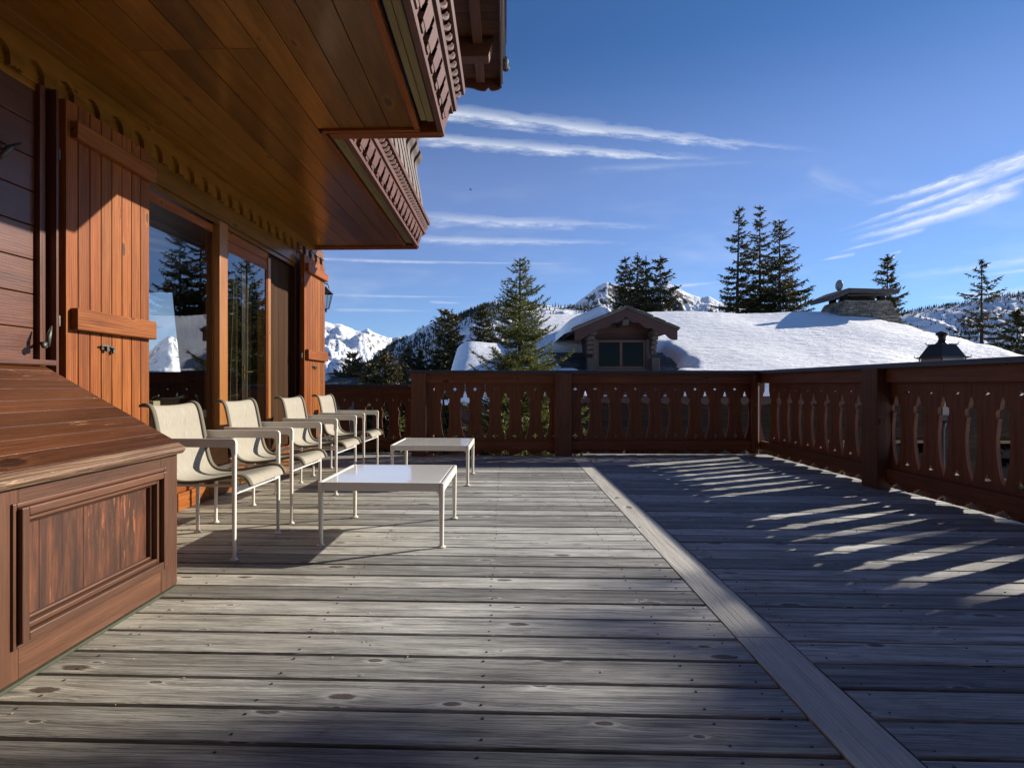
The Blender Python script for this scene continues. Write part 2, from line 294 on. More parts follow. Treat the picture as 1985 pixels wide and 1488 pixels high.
# ------------------------------------------------------------------ mesh helpers
class MB:
    """collects shapes; each shape gets its own wood offset (UVMap) and random tone (rnd)"""
    def __init__(s): s.v = []; s.f = []; s.uv = []; s.r = []
    def _off(s): return random.uniform(0, 60), random.uniform(0, 60), random.random()
    def add(s, verts, faces, grain=None, off=None):
        """grain: unit vector of the grain direction"""
        o = len(s.v); ou, ov, rr = off or s._off()
        gv = Vector(grain) if grain is not None else Vector((1, 0, 0))
        vs = [Vector(p) for p in verts]; s.v += vs
        for f in faces:
            p = [vs[i] for i in f]
            n = Vector((0, 0, 0))
            for i in range(len(p)): n += p[i].cross(p[(i+1) % len(p)])
            if n.length > 1e-12: n.normalize()
            if abs(n.dot(gv)) > .9: ax = n.orthogonal().normalized()
            else: ax = gv
            bx_ = n.cross(ax); k = n.x*.31+n.y*.37+n.z*.43
            s.f.append([i+o for i in f]); s.uv.append([(q_.dot(ax)+ou, q_.dot(bx_)+ov+k) for q_ in p]); s.r.append(rr)
    def box(s, a, b, grain='y', mat=None, off=None):
        """axis-aligned box from corner a to corner b"""
        x0, x1 = sorted((a[0], b[0])); y0, y1 = sorted((a[1], b[1])); z0, z1 = sorted((a[2], b[2]))
        v = [(x0, y0, z0), (x1, y0, z0), (x1, y1, z0), (x0, y1, z0), (x0, y0, z1), (x1, y0, z1), (x1, y1, z1), (x0, y1, z1)]
        f = [(0, 3, 2, 1), (4, 5, 6, 7), (0, 1, 5, 4), (1, 2, 6, 5), (2, 3, 7, 6), (3, 0, 4, 7)]
        gd = {'x': (1, 0, 0), 'y': (0, 1, 0), 'z': (0, 0, 1)}[grain] if isinstance(grain, str) else grain
        if mat is not None: v = [mat @ Vector(p) for p in v]; gd = (mat.to_3x3() @ Vector(gd)).normalized()
        s.add(v, f, gd, off)
    def prism(s, poly, fn, t, holes=(), grain=(0, 0, 1), off=None):
        """poly (2-D) extruded by t; fn(a, b, c) -> 3-D point"""
        loops = [list(poly)]+[list(h) for h in holes]
        tris = tessellate_polygon([[Vector((a, b, 0)) for a, b in lp] for lp in loops])
        pts = [p for lp in loops for p in lp]; n = len(pts)
        verts = [fn(a, b, 0) for a, b in pts]+[fn(a, b, t) for a, b in pts]
        def ar(t_):
            (ax, ay), (bx, by), (cx, cy) = [pts[i] for i in t_]; return (bx-ax)*(cy-ay)-(by-ay)*(cx-ax)
        faces = []
        for tr in tris:
            tr = tuple(tr)
            if ar(tr) < 0: tr = tr[::-1]
            faces.append(tr[::-1]); faces.append(tuple(i+n for i in tr))
        o = 0
        for li, lp in enumerate(loops):
            k = len(lp); A = sum(lp[i][0]*lp[(i+1) % k][1]-lp[(i+1) % k][0]*lp[i][1] for i in range(k))
            fl = (A < 0) != (li > 0)
            for i in range(k):
                a, b = o+i, o+(i+1) % k
                faces.append((a, b, b+n, a+n) if not fl else (b, a, a+n, b+n))
            o += k
        s.add(verts, faces, grain, off)
    def tube(s, pts, rad, seg=10, cap=True, squash=None):
        pts = [Vector(p) for p in pts]; n = len(pts)
        rad = rad if hasattr(rad, '__len__') else [rad]*n
        verts = []; up = None
        for i, p in enumerate(pts):
            d = (pts[min(i+1, n-1)]-pts[max(i-1, 0)]).normalized()
            if up is None: up = Vector((0, 0, 1)) if abs(d.z) < .9 else Vector((1, 0, 0))
            a = d.cross(up).normalized(); b = a.cross(d).normalized(); up = b
            for k in range(seg):
                t = 2*math.pi*k/seg; c_, s2 = math.cos(t), math.sin(t)
                if squash: c_ *= squash[0]; s2 *= squash[1]
                verts.append(p+(a*c_+b*s2)*rad[i])
        faces = [(i*seg+k, i*seg+(k+1) % seg, (i+1)*seg+(k+1) % seg, (i+1)*seg+k) for i in range(n-1) for k in range(seg)]
        if cap: faces += [tuple(range(seg))[::-1], tuple((n-1)*seg+k for k in range(seg))]
        s.add(verts, faces, (pts[-1]-pts[0]).normalized() if (pts[-1]-pts[0]).length > 0 else None)
    def build(s, name, mat, parent=None, bevel=0, seg=2, smooth=False, origin=None):
        me = bpy.data.meshes.new(name)
        o3 = Vector(origin) if origin is not None else Vector((0, 0, 0))
        me.from_pydata([tuple(p-o3) for p in s.v], [], s.f)
        ul = me.uv_layers.new(name='UVMap')
        ul.data.foreach_set('uv', np.array([c for fuv in s.uv for p in fuv for c in p], dtype=np.float32))
        at = me.attributes.new('rnd', 'FLOAT', 'FACE'); at.data.foreach_set('value', np.array(s.r, dtype=np.float32))
        me.materials.append(MATS[mat])
        if smooth: me.polygons.foreach_set('use_smooth', [True]*len(me.polygons))
        me.update(); me.validate()
        ob = bpy.data.objects.new(name, me); COL.objects.link(ob)
        if origin is not None: ob.location = o3
        if parent is not None:
            ob.parent = parent
        if bevel:
            b = ob.modifiers.new('bevel', 'BEVEL'); b.width = bevel; b.segments = seg; b.limit_method = 'ANGLE'; b.angle_limit = R(40)
        return ob
def tag(o, label=None, cat=None, group=None, kind=None):
    if label: o['label'] = label
    if cat: o['category'] = cat
    if group: o['group'] = group
    if kind: o['kind'] = kind
    return o
def empty(name, loc, label=None, cat=None, group=None, rz=0):
    o = bpy.data.objects.new(name, None); COL.objects.link(o); o.location = loc; o.rotation_euler = (0, 0, rz); o.empty_display_size = .2
    return tag(o, label, cat, group)
def keepw(ob, parent):
    """parent an object built in world coordinates under an Empty that has a location"""
    ob.parent = parent; ob.matrix_parent_inverse = Matrix.Translation(parent.location).inverted() if parent.parent is None else Matrix()
    return ob
def copy_tree(o, parent=None):
    c = o.copy(); COL.objects.link(c)
    if parent is not None: c.parent = parent
    for ch in list(o.children): copy_tree(ch, c)
    return c

# ------------------------------------------------------------------ ground (one sheet to the horizon)
def ground():
    n = 90; rr = [0, 10, 20, 30, 45, 60, 90, 140, 220, 350, 600, 1000, 1800, 3200, 6000, 12000, 30000]
    v = [(0, 0, -4.2)]; f = []
    for r in rr[1:]:
        for k in range(n):
            a = 2*math.pi*k/n; x, y = r*math.cos(a), r*math.sin(a)
            z = -4.2+.5*noise.noise(Vector((x*.05, y*.05, 0))) - min(1.9, max(0, r-13)*.22) - min(40, max(0, r-60)*.12)
            v.append((x, y, z))
    for k in range(n): f.append((0, 1+k, 1+(k+1) % n))
    for i in range(len(rr)-2):
        for k in range(n):
            a = 1+i*n+k; b = 1+i*n+(k+1) % n; f.append((a, a+n, b+n, b))
    m = MB(); m.add(v, f); tag(m.build('ground', 'snow_ground', smooth=True), kind='structure')
ground()

# ------------------------------------------------------------------ terrace floor
PIT = .1744
def boards(m, x0, x1, y0, y1, rot=0.0, cuts=()):
    k0 = math.floor((y0-1.735)/PIT); y = 1.735+k0*PIT
    while y < y1:
        a = y+.0072+random.uniform(-.002, .002); b = y+PIT-.0072+random.uniform(-.002, .002)
        a2, b2 = max(a, y0), min(b, y1)
        if b2-a2 > .02:
            xs = [x0]+sorted(c for c in cuts if random.random() < .3)+[x1]
            for i in range(len(xs)-1):
                dz = random.uniform(-.0015, .0015); cup = random.uniform(.000, .0015)
                xa, xb = xs[i]+(.0015 if i else 0), xs[i+1]-(.0015 if i < len(xs)-2 else 0)
                # rounded plank section
                sec = [(a2, -.038), (b2, -.038), (b2, -.005), (b2-.0025, -.0012), (b2-.007, 0), ((a2+b2)/2, cup), (a2+.007, 0), (a2+.0025, -.0012), (a2, -.005)]
                vv = [(xa, p, q_+dz) for p, q_ in sec]+[(xb, p, q_+dz) for p, q_ in sec]; n = len(sec)
                ff = [(j, j+n, (j+1) % n+n, (j+1) % n) for j in range(n)]+[tuple(range(n)), tuple(range(n, 2*n))[::-1]]
                m.add(vv, ff, (1, 0, 0))
        y += PIT
    return m
dk = MB()
boards(dk, -2.60, .905, -1.6, 8.02, cuts=())
boards(dk, 1.105, 3.735, -1.6, 8.27)
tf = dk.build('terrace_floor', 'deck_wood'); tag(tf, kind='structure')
st = MB()
for a, b in ((-1.6, 2.28), (2.283, 5.02), (5.023, 8.0)): st.box((.912, a, -.036), (1.098, b, .0015), 'y')
tag(st.build('terrace_divider_board', 'strip_wood', bevel=.003), kind='structure')
sc = MB()
for xj in (-2.2, -1.5, -.78, -.07, .62, .84, 1.18, 1.75, 2.4, 3.1):
    y = 1.735-15*PIT
    while y < 8.0:
        if not (xj > 1.1 and y > 6.5) and y > .9:
            for dy in (.035, .138):
                cx, cy = xj+random.uniform(-.012, .012), y+dy+random.uniform(-.005, .005)
                sc.tube([(cx, cy, -.004), (cx, cy, .0022)], .0042, 8)
        y += PIT
tag(sc.build('deck_screws', 'screw'), kind='structure')
bs = MB(); bs.box((-2.6, -1.7, -4.6), (3.70, 8.0, -.16)); bs.box((-3.2, 8.0, -4.6), (-1.4, 9.95, -.32))
for y in np.arange(-1.5, 8.2, .6): bs.box((-2.6, y, -.158), (3.70, y+.06, -.0395), 'x')
tag(bs.build('terrace_base', 'base_dark'), kind='structure')
lw = MB()
y = 8.03
while y < 9.9: lw.box((-3.2, y, -.24), (-1.35, y+.166, -.2), 'x'); y += PIT
lw.box((-3.2, 8.05, -.2), (-1.3, 8.3, -.10), 'x')
tag(lw.build('lower_landing_floor', 'deck_wood'), kind='structure')
cr = MB()
for _ in range(70):
    x, y = random.uniform(-1.6, 1.6), random.uniform(1.3, 3.6)
    if random.random() < .5: x = random.uniform(-1.6, -.4)
    a = random.uniform(0, 6.28); l = random.uniform(.002, .006)
    cr.box((-l, -.0012, 0), (l, .0012, .0015), 'x', Matrix.Translation((x, y, .0022)) @ Matrix.Rotation(a, 4, 'Z'))
tag(cr.build('needle_litter', 'cream_barge'), 'tiny pale dry needles scattered on the grey deck boards', 'litter', kind='stuff')

# ------------------------------------------------------------------ balustrades with cut-out boards
BP = .2855
def half(z):
    P = [(.219, 0), (.31, .030), (.42, .050), (.52, .059), (.60, .060), (.68, .050), (.735, .040), (.7351, .052), (.75, .060), (.775, .0635), (.80, .060), (.812, .050), (.8121, .031), (.84, .026), (.88, .015), (.912, 0)]
    if z <= P[0][0] or z >= P[-1][0]: return 0
    for i in range(len(P)-1):
        if P[i][0] <= z <= P[i+1][0]:
            t = (z-P[i][0])/(P[i+1][0]-P[i][0]+1e-9); return P[i][1]*(1-t)+P[i+1][1]*t
ZS = [.219, .26, .31, .36, .42, .47, .52, .56, .60, .64, .68, .71, .735, .7352, .743, .75, .762, .775, .788, .80, .808, .812, .8123, .84, .88, .912]
def star(cx, cz, r, deep, n=4, rounded=False):
    pts = []
    for k in range(4*2):
        a = math.pi/4*k; rr = r if k % 2 == 0 else r*deep
        pts.append((cx+rr*math.cos(a), cz+rr*math.sin(a)))
    return pts
def board_poly():
    w = BP/2-.0015
    left = [(-w+(half(z)-.0015 if half(z) > .002 else 0), z) for z in ZS]; right = [(-a, z) for a, z in left]
    bot = [(-w, .07), (-w+.02, .055), (-w+.045, .048), (-w+.06, .03), (-w+.085, .018), (0, .014), (w-.085, .018), (w-.06, .03), (w-.045, .048), (w-.02, .055), (w, .07)]
    return bot+right+[(w, 1.09), (-w, 1.09)]+left[::-1]
_bp = board_poly(); _h1 = star(0, .932, .030, .50); _h2 = star(0, .272, .045, .42)
mbb = MB(); mbb.prism(_bp, lambda a, b, c: (a, c, b), .030, [_h1, _h2], (0, 0, 1))
board_proto_mesh = None
def railing(name, label, p0, p1, posts, nb, first, zb=0.0, inner=1, capw=.17, rail_mat='rail_wood', post_mat='post_wood', last=None, join=None):
    """local x runs from p0 to p1; inner side is -y*inner"""
    global board_proto_mesh
    p0 = Vector((*p0, zb)); p1 = Vector((*p1, zb)); d = p1-p0; L = d.length
    root = empty(name, p0, label, 'railing', rz=math.atan2(d.y, d.x))
    s = inner
    c = MB(); c.box((-.06, -.105*s, 1.155), (L+.06, .065*s, 1.198), 'x'); c.box((-.06, -.115*s, 1.148), (L+.06, -.085*s, 1.180), 'x'); c.build('cap', 'zinc_cap', root, .008)
    c = MB(); c.box((0, -.050*s, 1.018), (L, -.0005*s, 1.157), 'x'); c.build('top_rail', rail_mat, root, .005)
    c = MB(); c.box((0, -.052*s, .078), (L, -.002*s, .200), 'x'); c.build('bottom_rail', rail_mat if rail_mat != 'rail_wood' else 'post_wood' if name.endswith('x') else rail_mat, root, .005)
    for a, b in posts:
        c = MB(); c.box((a, -.135*s, .001), (b, -.001*s, 1.1565), 'z'); c.build('post', post_mat, root, .007)
    for i in range(nb):
        x = first+i*BP
        if board_proto_mesh is None:
            o = mbb.build('baluster_board', 'rail_wood', root); board_proto_mesh = o.data
        else:
            o = bpy.data.objects.new('baluster_board', board_proto_mesh); COL.objects.link(o); o.parent = root
        o.location = (x, 0 if s > 0 else -.030, 0)
    return root
# main back railing
B0 = (-1.325, 8.00); B1 = (3.62, 8.24)
dB = Vector((B1[0]-B0[0], B1[1]-B0[1]))
rb = railing('balustrade', 'dark brown balustrade with cut-out boards along the far end of the deck, snow roof behind', B0, B1, [(0.0, .205), (2.015, 2.24)], 17, .205+.115, inner=1)
c = MB(); c.tube([(4.86, -.06, .02), (4.86, -.06, 1.146)], .055, 14); c.build('corner_post', 'rail_wood', rb)
# right railing: runs towards the camera; inner side faces -X
rr_ = railing('balustrade', 'reddish brown balustrade with cut-out boards closing the right side of the deck', (3.665, 8.2), (3.70, -1.6), [(2.42, 2.66), (5.0, 5.24), (7.6, 7.84)], 33, .30, inner=1)
rs_ = railing('balustrade', 'short balustrade running back behind the left end of the far railing, seen through slits', (-1.34, 8.25), (-1.36, 9.78), [(1.3, 1.5)], 5, .2, zb=-.2, inner=1)
rl_ = railing('balustrade', 'lower balustrade beyond the fourth chair, behind the house corner', (-3.25, 9.80), (-1.34, 9.84), [], 6, .155, zb=-.195, inner=1)

# ------------------------------------------------------------------ chalet (the house on the left)
house = empty('chalet', (0, 0, 0), 'varnished wooden chalet with balcony, shutters and glazed doors on the left of the deck', 'house')
XW = -2.6
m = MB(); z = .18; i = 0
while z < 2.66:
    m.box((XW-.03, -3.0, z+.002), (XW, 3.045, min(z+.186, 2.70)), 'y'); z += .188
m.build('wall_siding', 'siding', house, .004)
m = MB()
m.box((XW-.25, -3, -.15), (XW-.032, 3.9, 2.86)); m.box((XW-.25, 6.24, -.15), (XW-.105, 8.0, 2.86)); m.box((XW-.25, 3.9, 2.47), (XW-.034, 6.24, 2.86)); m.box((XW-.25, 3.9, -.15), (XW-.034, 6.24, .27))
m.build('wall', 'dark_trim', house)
m = MB(); m.box((XW-.028, 3.9, .275), (XW-.004, 4.55, .44), 'y'); m.box((XW-.028, 4.555, .275), (XW-.004, 5.13, .44), 'y'); m.build('low_panel', 'amber', house, .004)
m = MB()
for a, b in ((2.72, 3.6), (3.605, 4.30), (4.305, 4.86), (4.865, 5.8), (5.805, 6.9), (6.905, 8.0)):
    m.box((XW-.03, a, .0), (XW+.02, b, .135), 'y'); m.box((XW-.03, a-.2, .137), (XW-.002, b-.2, .27), 'y')
m.build('base_board', 'varnished', house, .006)
# vertical trims beside the shutter
m = MB(); m.box((XW-.02, 3.046, 0.5), (XW+.03, 3.085, 2.66), 'z'); m.box((XW-.02, 3.105, .5), (XW+.075, 3.124, 2.66), 'z'); m.box((XW-.03, 3.085, .5), (XW-.015, 3.105, 2.66), 'z')
m.build('corner_trim', 'siding', house, .004)
# lintel and scalloped frieze under the soffit
m = MB(); m.box((XW-.03, 3.15, 2.50), (XW+.008, 6.95, 2.658), 'y'); m.box((XW-.03, -3, 2.62), (XW+.004, 3.1, 2.658), 'y'); m.box((XW-.03, 3.9, 2.455), (XW-.012, 6.95, 2.498), 'y')
m.build('lintel', 'soffit', house, .004)
def arcade(y0, n, pitch=.2175, r=.066, zt=2.858, zb=2.655, pt=.012):
    lo = [(y0, zb)]
    for k in range(n):
        c0 = y0+pitch*(k+.5)
        lo.append((c0-pitch/2+pt, zb+.012)); lo.append((c0-r-.012, zb))
        lo.append((c0-r, zb+.002))
        for j in range(1, 12):
            a = math.pi-math.pi*j/12; lo.append((c0+r*math.cos(a), zb+.035+r*1.12*math.sin(a)))
        lo.append((c0+r, zb+.002)); lo.append((c0+r+.012, zb)); lo.append((c0+pitch/2-pt, zb+.012))
        lo.append((c0+pitch/2, zb))
    return lo+[(y0+n*pitch, zt), (y0, zt)]
m = MB(); m.prism(arcade(-1.02, 41), lambda a, b, c: (XW+.006+c, a, b), .03, (), (0, 1, 0))
m.build('frieze', 'soffit', house)
m = MB(); m.box((XW-.03, -3, 2.66), (XW+.005, 8.0, 2.858), 'y'); m.build('frieze_back', 'soffit', house)
# soffit boards
def soffit(x0, x1, y0, y1, joints):
    m = MB(); x = x1
    while x > x0+.01:
        a = max(x-.1795, x0); ys = [y0]+[j for j in joints if random.random() < .35]+[y1]
        for i in range(len(ys)-1): m.box((a+.0035, ys[i]+.001, 2.862+random.uniform(0, .001)), (x, ys[i+1]-.001, 2.885), 'y')
        x -= .181
    return m
bal = MB(); bal.box((XW-.03, -3, 2.886), (-.62, 4.12, 3.0)); bal.box((XW-.03, 4.12, 2.886), (-1.33, 7.64, 3.0))
balc = bal.build('balcony', 'dark_trim', house)
s1 = soffit(-1.371, -.665, -3, 4.09, [.6, 2.2]); s2 = soffit(XW, -1.372, -3, 7.56, [5.9, 3.1, 1.2])
s1.v += []; o = s1.build('soffit_boards', 'soffit', balc, .0015, 1)
o = s2.build('soffit_boards', 'soffit', balc, .0015, 1)
m = MB()
m.box((-.664, -3, 2.845), (-.625, 4.10, 2.885), 'y'); m.box((-1.34, 4.092, 2.842), (-.625, 4.132, 2.884), 'x')
m.box((-1.369, 4.13, 2.846), (-1.33, 7.55, 2.885), 'y'); m.box((-2.58, 7.552, 2.840), (-1.19, 7.60, 2.884), 'x'); m.box((-2.58, 7.601, 2.83), (-1.19, 7.66, 2.93), 'x')
m.build('soffit_moulding', 'varnished', balc, .004)
m = MB()
for (xa, xb, ya, yb) in ((-.605, -.51, -3, 4.02), (-1.32, -1.235, 4.2, 7.48)):
    m.box((xa, ya, 2.875), (xa+(xb-xa)*.45, yb, 2.95), 'y'); m.box((xa+(xb-xa)*.5, ya, 2.868), (xb, yb, 2.95), 'y')
m.build('edge_joist', 'treated', balc, .004)
def fascia(x0, y0, y1, z0=2.85):
    """decorated outer edge of a balcony: base lip, dentils, moulding, carved tongues, cap; leans outward as it rises"""
    m = MB()
    X = lambda z: x0+(z-z0)*.36
    def slab(za, zb, ta, tb): # board between heights, from ta to tb outwards of the leaning plane
        v = [(X(za)+ta, y0, za), (X(za)+tb, y0, za), (X(zb)+tb, y0, zb), (X(zb)+ta, y0, zb)]; v += [(a, y1, c) for a, _, c in v]
        m.add(v, [(0, 1, 2, 3)[::-1], (4, 5, 6, 7), (0, 4, 5, 1)[::-1], (1, 5, 6, 2)[::-1], (2, 6, 7, 3)[::-1], (3, 7, 4, 0)[::-1]], (0, 1, 0))
    slab(z0, z0+.33, -.028, -.012)
    slab(z0-.004, z0+.014, -.030, .008); slab(z0+.016, z0+.024, -.012, .006)
    slab(z0+.165, z0+.18, -.012, .012); slab(z0+.182, z0+.212, -.012, .030); slab(z0+.214, z0+.23, -.012, .018)
    slab(z0+.305, z0+.335, -.06, .045)
    y = y0+.02
    while y < y1-.12: # stepped dentils
        for (a, b, za, zb, t) in ((0, .150, .085, .164, .014), (.0, .125, .05, .125, .019), (.02, .095, .026, .1, .0155)):
            v = [(X(z0+za)-.01, y+a, z0+za), (X(z0+za)+t, y+a, z0+za), (X(z0+zb)+t, y+a, z0+zb), (X(z0+zb)-.01, y+a, z0+zb)]; v += [(p, y+b, c) for p, _, c in v]
            m.add(v, [(3, 2, 1, 0), (4, 5, 6, 7), (1, 5, 4, 0), (2, 6, 5, 1), (3, 7, 6, 2), (0, 4, 7, 3)], (0, 0, 1))
        y += .197
    y = y0+.0
    while y < y1-.08: # slanting S-shaped tongues
        pts = []
        for j in range(7):
            t = j/6; z = z0+.232+.073*t; yy_ = y+.0+.105*t+.010*math.sin(t*2*math.pi)
            pts.append((X(z)+.004+.016*math.sin(math.pi*min(1, t*.9+.05)), yy_, z))
        m.tube(pts, [.010, .017, .021, .022, .021, .018, .010], 7)
        y += .0985
    return m
fascia(-.465, -3, 4.22).build('fascia', 'trim_wood', balc)
fascia(-1.185, 4.23, 7.66).build('fascia', 'trim_wood', balc)
m = MB(); m.box((-1.3, 4.13, 2.838), (-.47, 4.22, 3.18), 'x'); m.build('end_board', 'varnished', balc, .004)
prof = [(-1.20, 3.20), (-1.165, 3.26), (-1.135, 3.34), (-1.13, 3.42), (-1.145, 3.55), (-1.175, 3.70), (-1.205, 3.85), (-1.215, 3.95), (-1.20, 3.99), (-1.16, 4.04), (-1.135, 4.09), (-1.15, 4.13), (-1.18, 4.17), (-1.20, 4.20), (-1.24, 4.20), (-1.24, 3.20)]
def slats(dx, y0, y1):
    m = MB(); y = y0
    while y < y1:
        m.prism([(a+dx, b) for a, b in prof], lambda a, b, c, y=y: (a, y+c, b), .19, (), (0, 0, 1)); y += .29
    return m
slats(0, 4.35, 7.6).build('slats', 'grey_wood', balc, .003)
slats(.72, -2.8, 4.1).build('slats', 'grey_wood', balc, .003)
m = fascia(-1.22, 4.3, 7.66, 4.2); m.build('handrail', 'trim_wood', balc)
m = MB(); m.box((-.60, -3, 4.2), (-.36, 4.2, 4.3), 'y'); m.build('handrail', 'trim_wood', balc, .006)
# unseen wall added behind the viewer to dim the near deck; upper floor
m = MB(); z = .0
while z < 5.8: m.box((XW+.003, -1.75, z+.002), (5.2, -1.70, min(z+.186, 5.85)), 'x'); z += .188
m.box((XW+.003, -4, -4.2), (5.2, -1.76, 5.85), 'x'); m.build('added_rear_wall', 'dark_trim', house)
m = MB(); m.box((-8, -3, 3.0), (XW-.05, 8.0, 5.86), 'y'); m.build('upper_wall', 'siding', house)
m = MB()
y = -3.0
while y < 9.05: m.box((-3.2, y, 5.88), (-.09, min(y+.178, 9.08), 5.90), 'x'); y += .18
roof = m.build('roof', 'eave_wood', house, .002, 1)
m = MB()
for xa in (-1.06, -.46): m.box((xa, -3, 5.76), (xa+.13, 8.95, 5.879), 'y')
m.box((-2.6, 7.95, 5.60), (-.24, 8.14, 5.86), 'x')
m.add([(-.24, 7.95, 5.60), (-.17, 7.95, 5.86), (-.24, 7.95, 5.86), (-.24, 8.14, 5.60), (-.17, 8.14, 5.86), (-.24, 8.14, 5.86)], [(0, 1, 2), (5, 4, 3), (0, 3, 4, 1), (1, 4, 5, 2), (2, 5, 3, 0)], (1, 0, 0))
m.build('rafter', 'eave_wood', roof, .006)
vb = [(-3.2, 6.05), (-3.2, 5.70), (-1.4, 5.70), (-1.0, 5.72), (-.86, 5.70), (-.80, 5.66), (-.765, 5.73), (-.71, 5.755), (-.62, 5.755), (-.52, 5.735), (-.44, 5.705), (-.36, 5.69), (-.31, 5.70), (-.275, 5.745), (-.25, 5.705), (-.21, 5.69), (-.15, 5.70), (-.10, 5.715), (-.09, 5.72), (-.09, 6.05)]
m = MB(); m.prism(vb, lambda a, b, c: (a, 9.06+c, b), .03, (), (1, 0, 0)); m.build('verge_board', 'eave_wood', roof)
m = MB(); m.box((-.089, -3, 5.74), (-.062, 9.10, 6.02), 'y'); m.box((-.061, -3, 5.80), (-.045, 9.09, 6.0), 'y'); m.build('eave_board', 'chalet_wood', roof, .004)
m = MB(); y = -3
while y < 8.6:
    l = random.uniform(.35, .6); m.box((-3.3, y, 6.03), (random.uniform(-.03, .02), y+l-.01, 6.055+random.uniform(0, .02)), 'x'); m.box((-3.3, y+.1, 6.08), (random.uniform(-.05, -.01), y+l+.05, 6.105), 'x'); y += l
m.build('slates', 'slate', roof)
m = MB(); m.tube([(-.012, 8.62, 5.93), (-.012, 8.84, 5.93)], .05, 14); m.tube([(.0, 8.84, 5.93), (.0, 8.85, 5.93)], .062, 14); m.tube([(-.035, -3, 5.93), (-.035, 8.6, 5.93)], .012, 8); m.build('gutter_end', 'iron_latch', roof, smooth=True)

# windows and glazed door
def frame_box(m, x0, x1, y0, y1, z0, z1, w, wt=None):
    wt = wt or w
    m.box((x0, y0, z0), (x1, y0+w, z1), 'z'); m.box((x0, y1-w, z0), (x1, y1, z1), 'z')
    m.box((x0+.001, y0+w, z1-wt), (x1-.001, y1-w, z1), 'y'); m.box((x0+.001, y0+w, z0), (x1-.001, y1-w, z0+w), 'y')
m = MB(); frame_box(m, XW-.085, XW-.055, 3.86, 5.079, .44, 2.45, .016, .07); w1 = m.build('window', 'varnished', house, .006)
m = MB(); m.box((XW-.074, 3.87, .45), (XW-.066, 5.07, 2.39)); m.build('pane', 'window_glass', w1)
m = MB(); m.box((XW-.15, 5.08, .27), (XW-.002, 5.232, 2.498), 'z'); m.build('mullion_post', 'amber', house, .006)
m = MB(); frame_box(m, XW-.06, XW-.024, 5.234, 6.166, .28, 2.36, .018, .10); m.box((XW-.13, 5.234, 2.362), (XW-.03, 6.2, 2.454), 'y'); d1 = m.build('glazed_door', 'varnished', house, .006)
m = MB(); m.box((XW-.045, 5.25, .29), (XW-.035, 6.15, 2.27)); m.build('pane', 'window_glass', d1)
m = MB(); m.box((XW-.14, 6.165, .28), (XW-.012, 6.23, 2.40), 'z'); m.build('jamb', 'amber', d1, .005)
m = MB(); m.box((XW-.12, 5.66, .3), (XW-.07, 5.74, 2.3), 'z'); stl = m.build('stile', 'dark_trim', d1, .004)
m = MB(); m.tube([(XW-.07, 5.70, 1.13), (XW-.055, 5.70, 1.13), (XW-.055, 5.86, 1.13)], .008, 8); m.box((XW-.069, 5.685, 1.06), (XW-.063, 5.715, 1.2)); m.build('handle', 'brass', d1)
m = MB()
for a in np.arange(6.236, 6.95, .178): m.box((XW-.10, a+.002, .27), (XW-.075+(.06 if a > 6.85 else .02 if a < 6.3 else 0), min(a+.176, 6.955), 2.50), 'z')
m.build('pillar_board', 'pillar_shade_wood', house, .005)
m = MB(); m.box((XW-.03, 6.96, .27), (XW-.01, 8.0, 2.66), 'z'); m.box((XW-.25, 7.97, .0), (XW+.0, 8.0, 2.86), 'z'); m.build('corner_board', 'siding', house, .004)
# shutters
def shutter(y0, y1, zt, zb, n, name='shutter'):
    w = (y1-y0)/n; m = MB()
    for i in range(n): m.box((XW+.062, y0+i*w+.0034, zb), (XW+.10, y0+(i+1)*w-.0034, zt), 'z')
    m.box((XW+.040, y0+.002, zb+.002), (XW+.0615, y1-.002, zt-.002), 'z')
    s = m.build('shutter', 'varnished', house, .003)
    for (za, zb2) in ((2.415, 2.515), (1.315, 1.440)):
        m = MB(); m.box((XW+.1005, y0+.035, za), (XW+.145, y1+.012, zb2), 'y'); m.build('batten', 'varnished', s, .005)
    m = MB(); yc = y0+(y1-y0)*.46
    m.box((XW+.1005, yc-.075, 1.215), (XW+.112, yc+.045, 1.232), 'y'); m.box((XW+.112, yc-.05, 1.205), (XW+.128, yc-.03, 1.24)); m.box((XW+.112, yc+.01, 1.195), (XW+.124, yc+.03, 1.228)); m.tube([(XW+.118, yc-.09, 1.236), (XW+.122, yc-.04, 1.242), (XW+.122, yc+.02, 1.226)], .007, 7)
    m.build('latch', 'iron_latch', s, .002)
    for zc in (2.3, 1.36, .5): m = MB(); m.tube([(XW+.07, y0-.012, zc-.03), (XW+.07, y0-.012, zc+.03)], .009, 8); m.build('hinge', 'iron_latch', s)
    return s
shutter(3.14, 3.90, 2.628, .30, 8); shutter(6.965, 7.77, 2.622, .30, 8)
